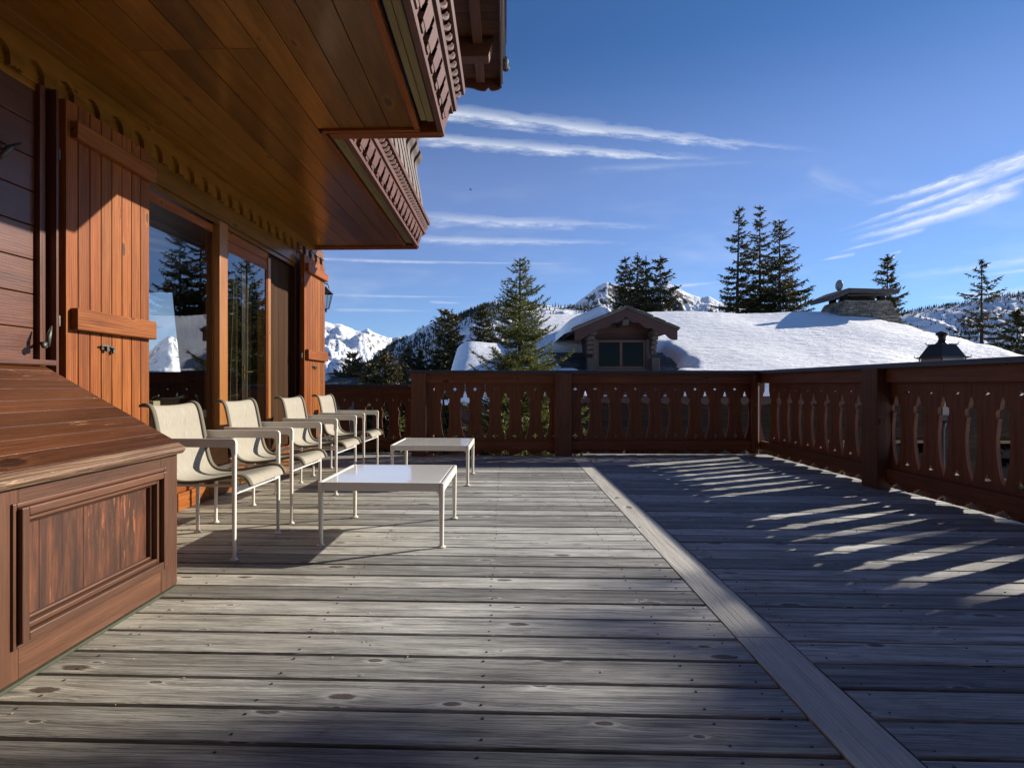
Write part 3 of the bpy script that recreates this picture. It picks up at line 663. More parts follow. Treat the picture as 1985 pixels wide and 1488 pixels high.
# shutter hooks on the wall
m = MB()
m.tube([(XW+.0, 3.06, 1.23), (XW+.05, 3.05, 1.23), (XW+.075, 3.03, 1.225)], .008, 8); m.tube([(XW+.075, 3.04, 1.21), (XW+.082, 3.045, 1.27), (XW+.08, 3.065, 1.325)], [.014, .012, .004], 8); m.tube([(XW+.07, 3.02, 1.215), (XW+.085, 3.02, 1.215)], .018, 12)
m.build('shutter_hook', 'iron_latch', house, smooth=True); m = MB()
m.tube([(XW, 2.86, 2.22), (XW+.02, 2.86, 2.22), (XW+.04, 2.82, 2.20)], .008, 8); m.tube([(XW+.035, 2.79, 2.15), (XW+.05, 2.83, 2.215), (XW+.05, 2.90, 2.27)], [.012, .016, .005], 8)
m.build('shutter_hook', 'iron_latch', house, smooth=True)
m = MB()
m.tube([(XW+.02, 6.90, 2.60), (XW+.03, 6.93, 2.70), (XW+.05, 7.02, 2.755), (XW+.10, 7.15, 2.72), (XW+.15, 7.33, 2.66), (XW+.17, 7.5, 2.655)], .007, 7); m.build('cable', 'iron_latch', house, smooth=True)
# room seen through the glass
m = MB(); m.box((-8, -1, -.1), (XW-.26, 7.9, 0.0), 'x'); m.box((-8, -1, 2.55), (XW-.26, 7.9, 2.6), 'x'); m.box((-8.1, -1, 0), (-8, 7.9, 2.55), 'y'); m.box((-8, -1.1, 0), (XW-.26, -1, 2.55), 'x')
WX0, WX1, WZ0, WZ1 = -6.6, -4.35, 1.13, 2.36
m.box((-8, 7.9, 0), (WX0, 8.0, 2.55), 'z'); m.box((WX1, 7.9, 0), (XW-.26, 8.0, 2.55), 'z'); m.box((WX0, 7.9, 0), (WX1, 8.0, WZ0), 'x'); m.box((WX0, 7.9, WZ1), (WX1, 8.0, 2.55), 'x')
m.build('room_lining', 'room_wood', house)
m = MB(); frame_box(m, 0, .05, 0, WX1-WX0, 0, WZ1-WZ0, .05); mm = Matrix.Translation((WX0, 7.95, WZ0)) @ Matrix.Rotation(R(-90), 4, 'Z')
m.v = [mm @ v for v in m.v]; rw = m.build('room_window', 'varnished', house)
def drape(name, label, a, b, z0, z1, folds, amp, pinch=None, lean=0.0):
    """wavy hanging cloth between floor points a and b"""
    a = Vector((*a, 0)); b = Vector((*b, 0)); d = (b-a); n = Vector((-d.y, d.x, 0)).normalized(); nu, nv = folds*8, 10
    v = []
    for j in range(nv+1):
        z = z0+(z1-z0)*j/nv; sh = lean*(1-j/nv); wsc = 1.0
        if pinch: wsc = 1-pinch*math.exp(-((j/nv-.35)**2)/.03)
        for i in range(nu+1):
            t = i/nu; p = a+d*(1-(1-t)*wsc)+d*sh*(1-t)
            v.append(p+n*amp*math.sin(t*folds*2*math.pi+.6*math.sin(j*.5))+Vector((0, 0, z)))
    f = [(j*(nu+1)+i, j*(nu+1)+i+1, (j+1)*(nu+1)+i+1, (j+1)*(nu+1)+i) for j in range(nv) for i in range(nu)]
    m = MB(); m.add(v, f, (0, 0, 1)); o = m.build(name, 'curtain_cloth', smooth=True); s = o.modifiers.new('solid', 'SOLIDIFY'); s.thickness = .006
    return tag(o, label, 'curtain', 'curtains inside the room')
drape('curtain', 'beige floor-length curtain behind the glazed door', (XW-.22, 5.76), (XW-.22, 6.14), .05, 2.4, 5, .035)
drape('curtain', 'beige curtain gathered at the far window of the room, behind the first window', (-4.68, 7.8), (-4.10, 7.8), .05, 2.5, 6, .03, lean=.38)
# small stool in the room
stl_ = empty('stool', (-3.35, 4.95, 0), 'small yellowish wooden stool inside the room, behind the first window pane', 'stool')
m = MB(); m.box((-.17, -.17, .80), (.17, .17, .85), 'x'); m.build('seat', 'cream_barge', stl_, .006)
for sx_ in (-1, 1):
    for sy_ in (-1, 1):
        m = MB(); m.box((sx_*.13-.02, sy_*.13-.02, .001), (sx_*.13+.02, sy_*.13+.02, .799), 'z'); m.build('leg', 'cream_barge', stl_, .004)
# wall lantern on the house corner
lt = empty('wall_lantern', (XW-.09, 8.03, 2.13), 'black wrought iron wall lantern on the far house corner beyond the second shutter', 'lantern')
m = MB(); m.tube([(-.02, 0, .28), (.06, 0, .33), (.15, 0, .30), (.17, 0, .24)], .009, 8); m.tube([(-.02, 0, .05), (.05, 0, -.02), (.10, 0, .02)], .008, 8); m.box((-.03, -.03, -.05), (-.01, .03, .36)); m.build('bracket', 'black_iron', lt)
m = MB(); m.tube([(.12, 0, -.10), (.12, 0, -.06), (.12, 0, -.05)], [.01, .018, .04], 8)
m.tube([(.12, 0, .165), (.12, 0, .175), (.12, 0, .23), (.12, 0, .245), (.12, 0, .27)], [.115, .10, .04, .02, .006], 6)
for k in range(6):
    a = k*math.pi/3; m.tube([(.12+.045*math.cos(a), .045*math.sin(a), -.05), (.12+.098*math.cos(a), .098*math.sin(a), .17)], .005, 5)
m.build('cage', 'black_iron', lt)
m = MB(); m.tube([(.12, 0, -.045), (.12, 0, .165)], [.04, .092], 6); m.build('pane', 'window_glass', lt)

# ------------------------------------------------------------------ wooden chest in the foreground
ch = empty('storage_chest', (-2.1, 1.5, 0), 'large reddish brown wooden chest with worn sloping lid in the left foreground', 'chest')
CX, CY = -1.62, 2.735
def cb(m, name, mat, par=None, bevel=.003): 
    o = m.build(name, mat, bevel=bevel); o.parent = par or ch
    o.matrix_parent_inverse = Matrix.Translation((2.1, -1.5, 0)) if (par is None) else Matrix()
    return o
m = MB(); m.box((-2.58, -1.2, .03), (CX-.085, CY-.02, .64), 'y'); m.box((CX-.085, 2.62, .03), (CX-.035, CY-.02, .64), 'z'); m.box((-2.58, -1.2, .64), (-2.28, CY-.02, 1.05), 'y')
m.add([(CX-.035, -1.2, .64), (-2.28, -1.2, 1.05), (-2.28, -1.2, .64), (CX-.035, CY-.02, .64), (-2.28, CY-.02, 1.05), (-2.28, CY-.02, .64)], [(0, 2, 1), (3, 4, 5), (0, 1, 4, 3)], (0, 1, 0))
cb(m, 'body', 'chest_wood', bevel=0)
m = MB() # front frame: stiles and rails
yA, yB = 1.832, 2.615   # panel opening
m.box((CX-.034, yB, .02), (CX, CY, .665), 'z'); m.box((CX-.034, yA-.42, .02), (CX, yA, .665), 'z')
m.box((CX-.034, yA, .578), (CX-.0006, yB, .665), 'y'); m.box((CX-.034, yA, .02), (CX-.0006, yB, .155), 'y')
m.box((CX-.034, -1.2, .02), (CX-.0012, yA-.42, .665), 'z')
m.box((CX-.034, CY+.001, .02), (CX-.001, CY+.012, .665), 'z')
cb(m, 'front_frame', 'chest_wood')
m = MB()
ys = np.linspace(yA+.02, yB-.02, 8)
o7 = MB()._off()
for i in range(7): m.box((CX-.07, ys[i]+.0003, .17), (CX-.036+.0006*(i % 2), ys[i+1]-.0003, .56), 'z', off=o7)
cb(m, 'front_panel', 'panel_wood', bevel=.001)
m = MB() # picture-frame moulding, three steps, mitred by overlap
for (ins, w, t) in ((-.030, .016, .009), (-.013, .030, .026), (.018, .020, .005), (.039, .012, -.018)):
    a, b, zb_, zt_ = yA+ins, yB-ins, .155+ins, .578-ins
    m.box((CX-.055, a, zb_), (CX+t, a+w, zt_), 'z'); m.box((CX-.055, b-w, zb_), (CX+t, b, zt_), 'z')
    m.box((CX-.055, a+w, zb_), (CX+t-.0006, b-w, zb_+w), 'y'); m.box((CX-.055, a+w, zt_-w), (CX+t-.0006, b-w, zt_), 'y')
cb(m, 'moulding', 'chest_wood', bevel=.004)
m = MB(); m.box((CX-.02, -1.2, .0), (CX+.003, CY+.003, .013), 'y'); cb(m, 'base_strip', 'moss_edge')
# lid of boards running along the chest, sloping up to the wall
m = MB(); a0 = Vector((CX+.045, 0, .690)); a1 = Vector((-2.30, 0, 1.092)); dl = (a1-a0); LL = dl.length; dl.normalize(); nn = Vector((-dl.z, 0, dl.x)); nn = nn if nn.z > 0 else -nn
s0 = .052; k = 0
while s0 < LL-.01:
    w = min(random.choice((.085, .09, .1)), LL-s0); p = a0+dl*(s0+.001); q2 = a0+dl*(s0+w-.001)
    v = []
    for yv in (-1.25, CY+.018):
        for pt in (p, q2, q2+nn*-.028, p+nn*-.028): v.append((pt.x, yv, pt.z))
    m.add(v, [(0, 1, 2, 3), (7, 6, 5, 4), (0, 4, 5, 1), (1, 5, 6, 2), (2, 6, 7, 3), (3, 7, 4, 0)], (0, 1, 0)); s0 += w
m2 = MB(); p = a0; q2 = a0+dl*.0505
v = []
for yv in (-1.25, CY+.018):
    for pt in (p+nn*-.012+dl*-.0, p+nn*.0+dl*.006, q2, q2+nn*-.034, p+nn*-.036+dl*.004): v.append((pt.x, yv, pt.z))
m2.add(v, [(4, 3, 2, 1, 0), (5, 6, 7, 8, 9), (0, 1, 6, 5), (1, 2, 7, 6), (2, 3, 8, 7), (3, 4, 9, 8), (4, 0, 5, 9)], (0, 1, 0))
lid = m.build('lid', 'lid_wood', ch, .0012, 1); lid.matrix_parent_inverse = Matrix.Translation((2.1, -1.5, 0))
o = m2.build('nosing', 'nosing_wood', lid, .004)
m = MB(); m.box((-2.60, -1.2, 1.095), (-2.275, 2.80, 1.122), 'y'); cb(m, 'back_ledge', 'siding', bevel=.004)

# ------------------------------------------------------------------ chairs
def fillet_path(pts, r, n=5):
    """rounds the inner corners of a polyline"""
    o_ = [Vector(pts[0])]
    for i in range(1, len(pts)-1):
        p = Vector(pts[i]); a = (Vector(pts[i-1])-p).normalized(); b = (Vector(pts[i+1])-p).normalized()
        for k in range(n+1):
            t = k/n; o_.append(p+a*r*(1-t)**2+b*r*t**2)
    return o_+[Vector(pts[-1])]
PROF = [(-.315, .862), (-.300, .874), (-.275, .878), (-.252, .864), (-.238, .83), (-.225, .77), (-.205, .665), (-.187, .56), (-.170, .495), (-.145, .452), (-.105, .428), (-.05, .42), (.03, .424), (.12, .436), (.21, .455), (.27, .466), (.305, .465), (.328, .452), (.342, .430), (.348, .408)]
def ribbon(y0, y1, lift, edge, nseg=8, thick=.004, dip=.012):
    m = MB(); n = len(PROF); v = []; uvs = []
    L = [0]
    for i in range(1, n): L.append(L[-1]+math.dist(PROF[i], PROF[i-1]))
    for i in range(n):
        a = Vector(PROF[max(i-1, 0)]); b = Vector(PROF[min(i+1, n-1)]); t = (b-a).normalized(); nx, nz = -t.y, t.x
        if nz < 0 and nx < 0: nx, nz = -nx, -nz
        for k in range(nseg+1):
            s_ = k/nseg; y = y0+(y1-y0)*s_; sag = dip*math.sin(math.pi*s_)
            v.append((PROF[i][0]-nx*sag+nx*lift, y, PROF[i][1]-abs(nz)*sag+nz*lift)); uvs.append((y, L[i]))
    f = [(i*(nseg+1)+k, i*(nseg+1)+k+1, (i+1)*(nseg+1)+k+1, (i+1)*(nseg+1)+k) for i in range(n-1) for k in range(nseg)]
    m.add(v, f, (0, 1, 0)); m.uv = [[uvs[i] for i in ff] for ff in f]
    return m
def make_chair():
    root = empty('armchair', (0, 0, 0), 'x', 'chair', 'white patio armchairs in a row')
    o = ribbon(-.232, .232, 0, 0).build('sling', 'sling_fabric', root, smooth=True); s = o.modifiers.new('s', 'SOLIDIFY'); s.thickness = .004; sb = o.modifiers.new('ss', 'SUBSURF'); sb.levels = 1; sb.render_levels = 1
    for sy in (-1, 1):
        a, b = (sy*.214, sy*.256)
        o = ribbon(min(a, b), max(a, b), .004, 0, 2, dip=-.005).build('sling_edge', 'strap', root, smooth=True); s = o.modifiers.new('s', 'SOLIDIFY'); s.thickness = .018; s.offset = 0
        sb = o.modifiers.new('ss', 'SUBSURF'); sb.levels = 1; sb.render_levels = 1
    for sy in (-1, 1):
        y = sy*.290
        m = MB(); m.tube([(.28, y, .010), (.28, y, .33), (.28, y, .60), (.28, y, .66)], [.0105, .0125, .0135, .0135], 12)
        m.tube([(.28, y, .0), (.28, y, .004), (.28, y, .010), (.28, y, .02)], [.022, .023, .016, .011], 14)
        m.build('leg', 'white_paint', root, smooth=True).modifiers.new('e', 'EDGE_SPLIT')
        m = MB(); m.tube([(-.28, y, .010), (-.28, y, .2), (-.275, y, .395)], [.010, .012, .013], 12); m.tube([(-.28, y, .0), (-.28, y, .004), (-.28, y, .010), (-.28, y, .02)], [.022, .023, .016, .0105], 14)
        m.build('leg', 'white_paint', root, smooth=True).modifiers.new('e', 'EDGE_SPLIT')
        # flat arm rail, rounded where it turns down into the leg
        poly = [(-.215, .640), (.245, .640), (.258, .636), (.266, .626), (.2675, .60), (.2935, .60), (.2935, .668), (.290, .680), (.281, .688), (.268, .690), (-.215, .690)]
        m = MB(); m.prism(poly, lambda a_, b_, c_, y=y: (a_, y-.0105+c_, b_), .021, (), (1, 0, 0)); m.build('armrest', 'white_paint', root, .004)
        # side strut from arm back end to sling edge and rear leg
    m = MB()
    m.box((.270, -.281, .372), (.291, .281, .418), 'y'); m.box((-.286, -.281, .372), (-.268, .281, .398), 'y')
    for sy in (-1, 1):
        m.box((-.27, sy*.10-.008, .380), (.27, sy*.10+.008, .396), 'x')
        m.tube([(-.205, sy*.285, .664), (-.200, sy*.262, .655), (-.198, sy*.238, .650)], .008, 8)
        m.tube([(-.17, sy*.24, .455), (-.15, sy*.25, .41), (-.13, sy*.275, .39)], .009, 8)
        m.box((.235, sy*.235-.006, .40), (.28, sy*.235+.006, .445), 'x')
    m.build('seat_frame', 'white_paint', root, .004)
    return root
c0 = make_chair()
spots = [(-1.815, 3.475, -.03, 'white armchair with cream mesh sling, nearest to the camera beside the wooden chest'),
         (-1.812, 4.325, -.025, 'white armchair with cream mesh sling, second from the chest, in front of the window post'),
         (-1.805, 5.385, -.035, 'white armchair with cream mesh sling, third from the chest, in front of the glazed door'),
         (-1.815, 6.42, -.03, 'white armchair with cream mesh sling, farthest from the camera, in front of the far shutter')]
for i, (x, y, a, lb) in enumerate(spots):
    o = c0 if i == 0 else copy_tree(c0)
    o.location = (x, y, .002); o.rotation_euler = (0, 0, a); o['label'] = lb
# ------------------------------------------------------------------ coffee tables
def make_table():
    root = empty('coffee_table', (0, 0, 0), 'x', 'table', 'low white coffee tables')
    H, Wd = .395, .392
    m = MB(); m.box((-Wd+.029, -Wd+.0152, H-.022), (Wd-.029, Wd-.0152, H-.0015)); m.build('table_top', 'white_glass', root, .004, 3)
    m = MB()
    for k in range(4):
        mt = Matrix.Rotation(k*math.pi/2, 4, 'Z')
        poly = [(-Wd+.03, H-.050), (-Wd+.044, H-.0545), (-Wd+.052, H-.052), (Wd-.052, H-.052), (Wd-.044, H-.0545), (Wd-.03, H-.050), (Wd-.03, H), (-Wd+.03, H)]
        m.prism(poly, lambda a, b, c, mt=mt: mt @ Vector((a, -Wd+c, b)), .0145, (), tuple(mt.to_3x3() @ Vector((1, 0, 0))))
        for sgn in (-1, 1):  # curved webs under the corners
            pw = [(sgn*(Wd-.030), H-.0495)]+[(sgn*(Wd-.030-.028*(1-math.sin(t))), H-.0495-.034*(1-math.cos(t))) for t in np.linspace(0, math.pi/2, 6)]
            m.prism(pw, lambda a, b, c, mt=mt: mt @ Vector((a, -Wd+.0006+c, b)), .0135, (), (1, 0, 0))
    m.build('frame', 'white_paint', root, .003)
    for sx_ in (-1, 1):
        for sy_ in (-1, 1):
            m = MB(); cx_, cy_ = sx_*(Wd-.0155), sy_*(Wd-.0155)
            secs = [(.0, .023), (.006, .023), (.012, .012), (.03, .0115), (.25, .0145), (.34, .0155), (H-.004, .0155), (H, .0125)]
            m.tube([(cx_, cy_, z_) for z_, _ in secs], [r_*1.12 for _, r_ in secs], 12)
            m.build('leg', 'white_paint', root, smooth=True).modifiers.new('e', 'EDGE_SPLIT')
    return root
t0 = make_table(); t0.location = (-.765, 3.855, .002); t0.rotation_euler = (0, 0, R(-.8)); t0['label'] = 'low square white coffee table nearer the camera, in front of the first chairs'
t1 = copy_tree(t0); t1.location = (-.750, 5.985, .002); t1.rotation_euler = (0, 0, R(-.6)); t1['label'] = 'low square white coffee table farther away, close to the far railing'

# ------------------------------------------------------------------ lamp post outside the right railing
lp = empty('lamp_post', (4.30, 5.75, -4.2), 'black street lantern with peaked roof just outside the right railing', 'lamp')
m = MB(); m.tube([(0, 0, 0), (0, 0, .4), (0, 0, .5), (0, 0, 4.75), (0, 0, 4.85)], [.11, .10, .05, .035, .06], 12); m.build('pole', 'black_iron', lp, smooth=True)
def sq(m, z0, w0, z1, w1):
    v = [(a*w0, b*w0, z0) for a, b in ((-1, -1), (1, -1), (1, 1), (-1, 1))]+[(a*w1, b*w1, z1) for a, b in ((-1, -1), (1, -1), (1, 1), (-1, 1))]
    m.add(v, [(3, 2, 1, 0), (4, 5, 6, 7), (0, 1, 5, 4), (1, 2, 6, 5), (2, 3, 7, 6), (3, 0, 4, 7)], (0, 0, 1))
m = MB(); sq(m, 5.47, .19, 5.585, .115); sq(m, 5.455, .205, 5.472, .205); sq(m, 5.586, .122, 5.598, .122)
m.tube([(0, 0, 5.598), (0, 0, 5.625), (0, 0, 5.65), (0, 0, 5.675), (0, 0, 5.69), (0, 0, 5.71), (0, 0, 5.725)], [.085, .05, .042, .05, .078, .07, .02], 14)
for a, b in ((-1, -1), (1, -1), (1, 1), (-1, 1)):
    m.tube([(a*.2, b*.2, 5.462), (a*.225, b*.225, 5.468), (a*.228, b*.228, 5.488)], .006, 6); m.tube([(a*.121, b*.121, 5.59), (a*.135, b*.135, 5.615)], .005, 6)
m.build('roof', 'black_iron', lp)
m = MB()
for a, b in ((-1, -1), (1, -1), (1, 1), (-1, 1)): m.tube([(a*.11, b*.11, 4.90), (a*.185, b*.185, 5.455)], .009, 6)
sq(m, 4.85, .125, 4.90, .12); m.build('frame', 'black_iron', lp)
m = MB(); sq(m, 4.90, .10, 5.453, .175); m.build('pane', 'lantern_glass', lp)
lp.rotation_euler = (0, 0, R(8)); lp.scale = (.68, .68, 1)

# ------------------------------------------------------------------ neighbouring chalet with the snow-covered roof
nb = empty('snowy_chalet', (8, 19, -4.2), 'brown chalet with a long snow-covered roof beyond the far railing', 'house')
def nbuild(m, name, mat, par=None, **kw):
    o = m.build(name, mat, par or nb, **kw)
    if par is None: o.matrix_parent_inverse = Matrix.Translation((-8, -19, 4.2))
    return o
RY0, RY1, RZ0, RZ1, RX0, RX1 = 15.5, 24.0, .80, 3.62, .9, 15.9
def rz_(y, a=RY0, b=RY1, za=RZ0, zb=RZ1): return za+(zb-za)*(y-a)/(b-a)
def slates(x0, x1, y0, y1, f, lx=.45, ly=.35):
    """overlapping irregular slates on the plane z = f(x, y)"""
    m = MB(); y = y0; r = 0
    while y < y1:
        x = x0-(r % 2)*.2
        while x < x1:
            w = random.uniform(.6, 1.3)*lx; xa, xb = max(x, x0), min(x+w, x1)
            if xb-xa > .05:
                ya, yb = y+random.uniform(-.05, .05), min(y+ly*1.35, y1+.05); t = random.uniform(.018, .045)
                pts = [(xa, ya+.04), (xa+.2*w, ya), (xb-.15*w, ya+random.uniform(-.02, .03)), (xb-.01, ya+.05), (xb-.01, yb), (xa, yb)]
                lo = [(px__, py__, f(px__, py__)+.012+t*(1-(py__-ya)/(yb-ya))*1.0) for px__, py__ in pts]
                v = lo+[(a, b, c-t) for a, b, c in lo]; n = 6
                m.add(v, [tuple(range(n)), tuple(range(n, 2*n))[::-1]]+[(i, i+n, (i+1) % n+n, (i+1) % n) for i in range(n)], (1, 0, 0))
            x += w
        y += ly; r += 1
    return m
DX, DY = 3.44, 17.0       # dormer centre and front
m = MB(); m.add([(RX0, RY0, RZ0-.02), (RX1, RY0, RZ0-.02), (RX1, RY1, RZ1-.02), (RX0, RY1, RZ1-.02), (RX0, RY0, RZ0-.25), (RX1, RY0, RZ0-.25), (RX1, RY1, RZ1-.25), (RX0, RY1, RZ1-.25)], [(0, 1, 2, 3), (7, 6, 5, 4), (0, 4, 5, 1), (1, 5, 6, 2), (2, 6, 7, 3), (3, 7, 4, 0)], (0, 1, 0))
m.add([(RX0, RY1, RZ1-.02), (RX1, RY1, RZ1-.02), (RX1, RY1+8, RZ1-3), (RX0, RY1+8, RZ1-3)], [(0, 1, 2, 3)])
nroof = nbuild(m, 'roof', 'chalet_wood')
s = slates(DX-2.9, DX+2.6, 15.6, 20, lambda x, y: rz_(y)); s.build('slates', 'slate', nroof)
s = slates(14.9, RX1+.15, RY0, RY1, lambda x, y: rz_(y)); s.build('slates', 'slate', nroof)
s = slates(11.8, RX1, 23.2, 24.05, lambda x, y: rz_(y), .5, .3); s.build('slates', 'slate', nroof)
def snow_sheet(x0, x1, y0, y1, zf, th, cell=.12, edge=.35, keep=None, rip=1.0, seed=0.0):
    nx, ny = int((x1-x0)/cell), int((y1-y0)/cell); v = []; f = []
    for j in range(ny+1):
        for i in range(nx+1):
            x = x0+(x1-x0)*i/nx; y = y0+(y1-y0)*j/ny
            wob = .25*noise.noise(Vector((x*.8+seed, y*.8, 3)))
            e = min(x-x0, x1-x, y-y0+.0, (y1-y)*1.0)
            t = math.sqrt(max(0, 1-(1-min(1, max(0, e)/edge))**2))
            k = 1.0
            if keep: k = keep(x, y)
            hgt = th*(1+.25*noise.noise(Vector((x*.35+seed, y*.35, 0)))) 
            r_ = rip*(.018*noise.noise(Vector((x*1.6+y*.5+seed, y*5, 1)))+.010*noise.noise(Vector((x*5+y*2, y*11, 2))))
            kk = math.sqrt(max(0, 1-(1-max(0, min(1, k)))**2))
            v.append((x, y, zf(x, y)+(hgt*t*kk+r_*t*kk-.06*(1-t*kk))))
    w = nx+1
    for j in range(ny):
        for i in range(nx): f.append((j*w+i, j*w+i+1, (j+1)*w+i+1, (j+1)*w+i))
    m = MB(); m.add(v, f); return m
def keep_main(x, y):
    # bare slates round the dormer, right verge melted at the top
    nx_ = noise.noise(Vector((x*1.5, y*1.5, 9)))*.25
    dxr = (x-DX)-(1.55+.35*(y-15.5)*-.25)
    a = max(abs(x-DX)-1.65-nx_-(.25 if x > DX else .3), (y-19.2))/.35
    if y < 16.2: a = max(a, (abs(x-DX)-1.2+ (16.2-y)*.0)/.35)
    edge = (RX1-.25-.32*max(0, (y-20.0))/1.0-x+nx_)/.5 if y > 20 else (RX1-.25-x+nx_)/.5
    b = edge
    if y > 23.0 and x > 14.6: b = min(b, (23.5+nx_-y)/.3)
    return min(a, b)
m = snow_sheet(RX0-.1, RX1+.05, RY0-.15, RY1+.15, lambda x, y: rz_(min(y, RY1)), .42, .10, .40, keep_main, 1.0)
sn = nbuild(m, 'snow_cover', 'snow', par=nroof, smooth=True)
# lower wing on the left, deep snow
m = MB(); m.add([(-1.55, 16.6, .55), (1.4, 16.6, .55), (1.4, 21, 2.0), (-1.55, 21, 2.0), (-1.55, 16.6, -4.2), (1.4, 16.6, -4.2), (1.4, 21, -4.2), (-1.55, 21, -4.2)], [(0, 1, 2, 3), (7, 6, 5, 4), (0, 4, 5, 1), (1, 5, 6, 2), (2, 6, 7, 3), (3, 7, 4, 0)], (0, 0, 1))
wing = nbuild(m, 'wing', 'chalet_wood')
m = snow_sheet(-1.9, 2.2, 16.35, 21.3, lambda x, y: .55+1.45*(y-16.6)/4.4, .62, .09, .85, None, .8, 5.0); m.build('snow_cover', 'snow', wing, smooth=True)
# walls and windows below the eave
m = MB(); z = -4.2
while z < .55: m.box((RX0+.3, 15.75, z+.003), (15.3, 15.80, z+.147), 'x'); z += .15
m.box((RX0+.3, 15.81, -4.2), (15.3, 24, .75), 'z'); nw = nbuild(m, 'wall', 'pale_siding')
m = MB(); m.prism([(RX0, .78), (RX0, .45)]+[(RX0+i*.25, .45+.07*(i % 2)) for i in range(1, 60)]+[(15.9, .45), (15.9, .78)], lambda a, b, c: (a, 15.48-c, b), .03, (), (1, 0, 0)); nbuild(m, 'eave_board', 'chalet_wood')
for xw_ in (3.2, 5.6, 8.2, 10.4, 12.8):
    m = MB(); frame_box(m, 0, .06, 0, 1.0, 0, 1.1, .08); mt = Matrix.Translation((xw_, 15.74, -1.6)) @ Matrix.Rotation(R(-90), 4, 'Z'); m.v = [mt @ v for v in m.v]
    wf = nbuild(m, 'window', 'yellow_frame'); m = MB(); m.box((xw_+.05, 15.70, -1.55), (xw_+.95, 15.71, -.55)); m.build('pane', 'dark_glass', wf)
# dormer
m = MB()
m.box((DX-.86, DY+.28, 1.15), (DX+.86, DY+3.2, 2.50), 'x'); m.add([(DX-.86, DY+.28, 2.50), (DX+.86, DY+.28, 2.50), (DX, DY+.28, 2.9), (DX-.86, DY+3.2, 2.50), (DX+.86, DY+3.2, 2.50), (DX, DY+3.2, 2.9)], [(0, 1, 2), (5, 4, 3), (0, 3, 4, 1), (1, 4, 5, 2), (2, 5, 3, 0)], (1, 0, 0))
dm = nbuild(m, 'dormer', 'chalet_wood')
for s_ in (-1, 1):
    m = MB()
    m.box((DX+s_*.78-.05, DY-.02, 1.2), (DX+s_*.78+.05, DY+.28, 2.35), 'z'); m.box((DX+s_*.93-.11, DY-.30, 1.15), (DX+s_*.93+.11, DY+.0, 1.78), 'z')
    for k in range(4): m.box((DX+s_*.92-.08, DY-.10-.07*k, 1.90+.135*k), (DX+s_*.92+.08, DY+.27, 2.02+.135*k), 'y')
    m.build('bracket', 'grey_wood', dm, .01)
m = MB(); frame_box(m, 0, .07, 0, 1.46, 0, .86, .07); m.box((.0, .69, .07), (.065, .77, .79), 'z'); m.box((-.03, -.05, -.06), (.12, 1.51, -.002), 'y'); mt = Matrix.Translation((DX-.73, DY+.14, 1.47)) @ Matrix.Rotation(R(-90), 4, 'Z'); m.v = [mt @ v for v in m.v]
wf = m.build('window', 'siding', dm, .006); m = MB(); m.box((DX-.67, DY+.10, 1.53), (DX+.67, DY+.105, 2.27)); m.build('pane', 'dark_glass', wf)
m = MB(); m.prism([(DX-1.40, 2.53), (DX+1.40, 2.53), (DX, 3.12)], lambda a, b, c: (a, DY+.20+c, b), .07, (), (1, 0, 0)); m.build('gable', 'chalet_wood', dm)
def barge(s_):
    n = 26; top = []; bot = []
    for i in range(n+1):
        t = i/n; x = 1.46*t; zt = 3.17-.61*t
        wave = .075*(1-abs(math.sin(t*12.5)))
        top.append((DX+s_*x, zt)); bot.append((DX+s_*x, zt-.30-.05*t+wave))
    return top+bot[::-1]
for s_ in (-1, 1):
    m = MB(); m.prism(barge(s_), lambda a, b, c: (a, DY-.62+c, b), .045, (), (s_*.93, 0, -.36)); m.build('barge_board', 'chalet_wood', dm)
for (xp, zp, wp) in ((0, 2.70, .18), (-.92, 2.44, .14), (.92, 2.44, .14)): m = MB(); m.box((DX+xp-.09, DY-.59, zp), (DX+xp+.09, DY+.3, zp+wp), 'y'); m.build('purlin', 'grey_wood', dm, .01)
for s_ in (-1, 1):
    v = []
    for (x, dz) in ((0, 3.18), (1.50, 2.55)):
        for y in (DY-.66, DY+3.6): v.append((DX+s_*x, y, dz)); v.append((DX+s_*x, y, dz+.05))
    m = MB(); m.add(v, [(0, 2, 3, 1), (4, 5, 7, 6), (0, 1, 5, 4), (2, 6, 7, 3), (1, 3, 7, 5), (0, 4, 6, 2)], (0, 1, 0)); m.build('roof_panel', 'slate', dm)
    def fd(x, y, s_=s_): return 3.23-.42*abs(x-DX)
    x0_, x1_ = (DX, DX+1.54) if s_ > 0 else (DX-1.54, DX)
    s = slates(x0_, x1_, DY-.72, DY+3.4, fd, .4, .3); s.build('slates', 'slate', dm)
# snow cap left on the dormer's left slope, sliding towards the eave
def dz_snow(x, y): return 3.25-.42*abs(x-DX)
def kd_(x, y):
    return min((DX-.35+.25*noise.noise(Vector((y*1.3, 2, 0)))-x)/.5, (y-(DY-.45+.15*noise.noise(Vector((x*2, 0, 0)))))/.4)
m = snow_sheet(DX-1.78, DX+.3, DY-.65, DY+3.9, dz_snow, .36, .07, .35, kd_, .6, 9.0); m.build('snow_cap', 'snow', dm, smooth=True)
m = MB(); m.tube([(DX-1.2, DY-.3, 2.86), (DX-1.2, DY+1.2, 2.86)], .08, 12); m.tube([(DX+.9, DY+.9, 2.98), (DX+.9, DY+2.2, 2.98)], .08, 12); m.build('snow_log', 'grey_wood', dm, smooth=True)
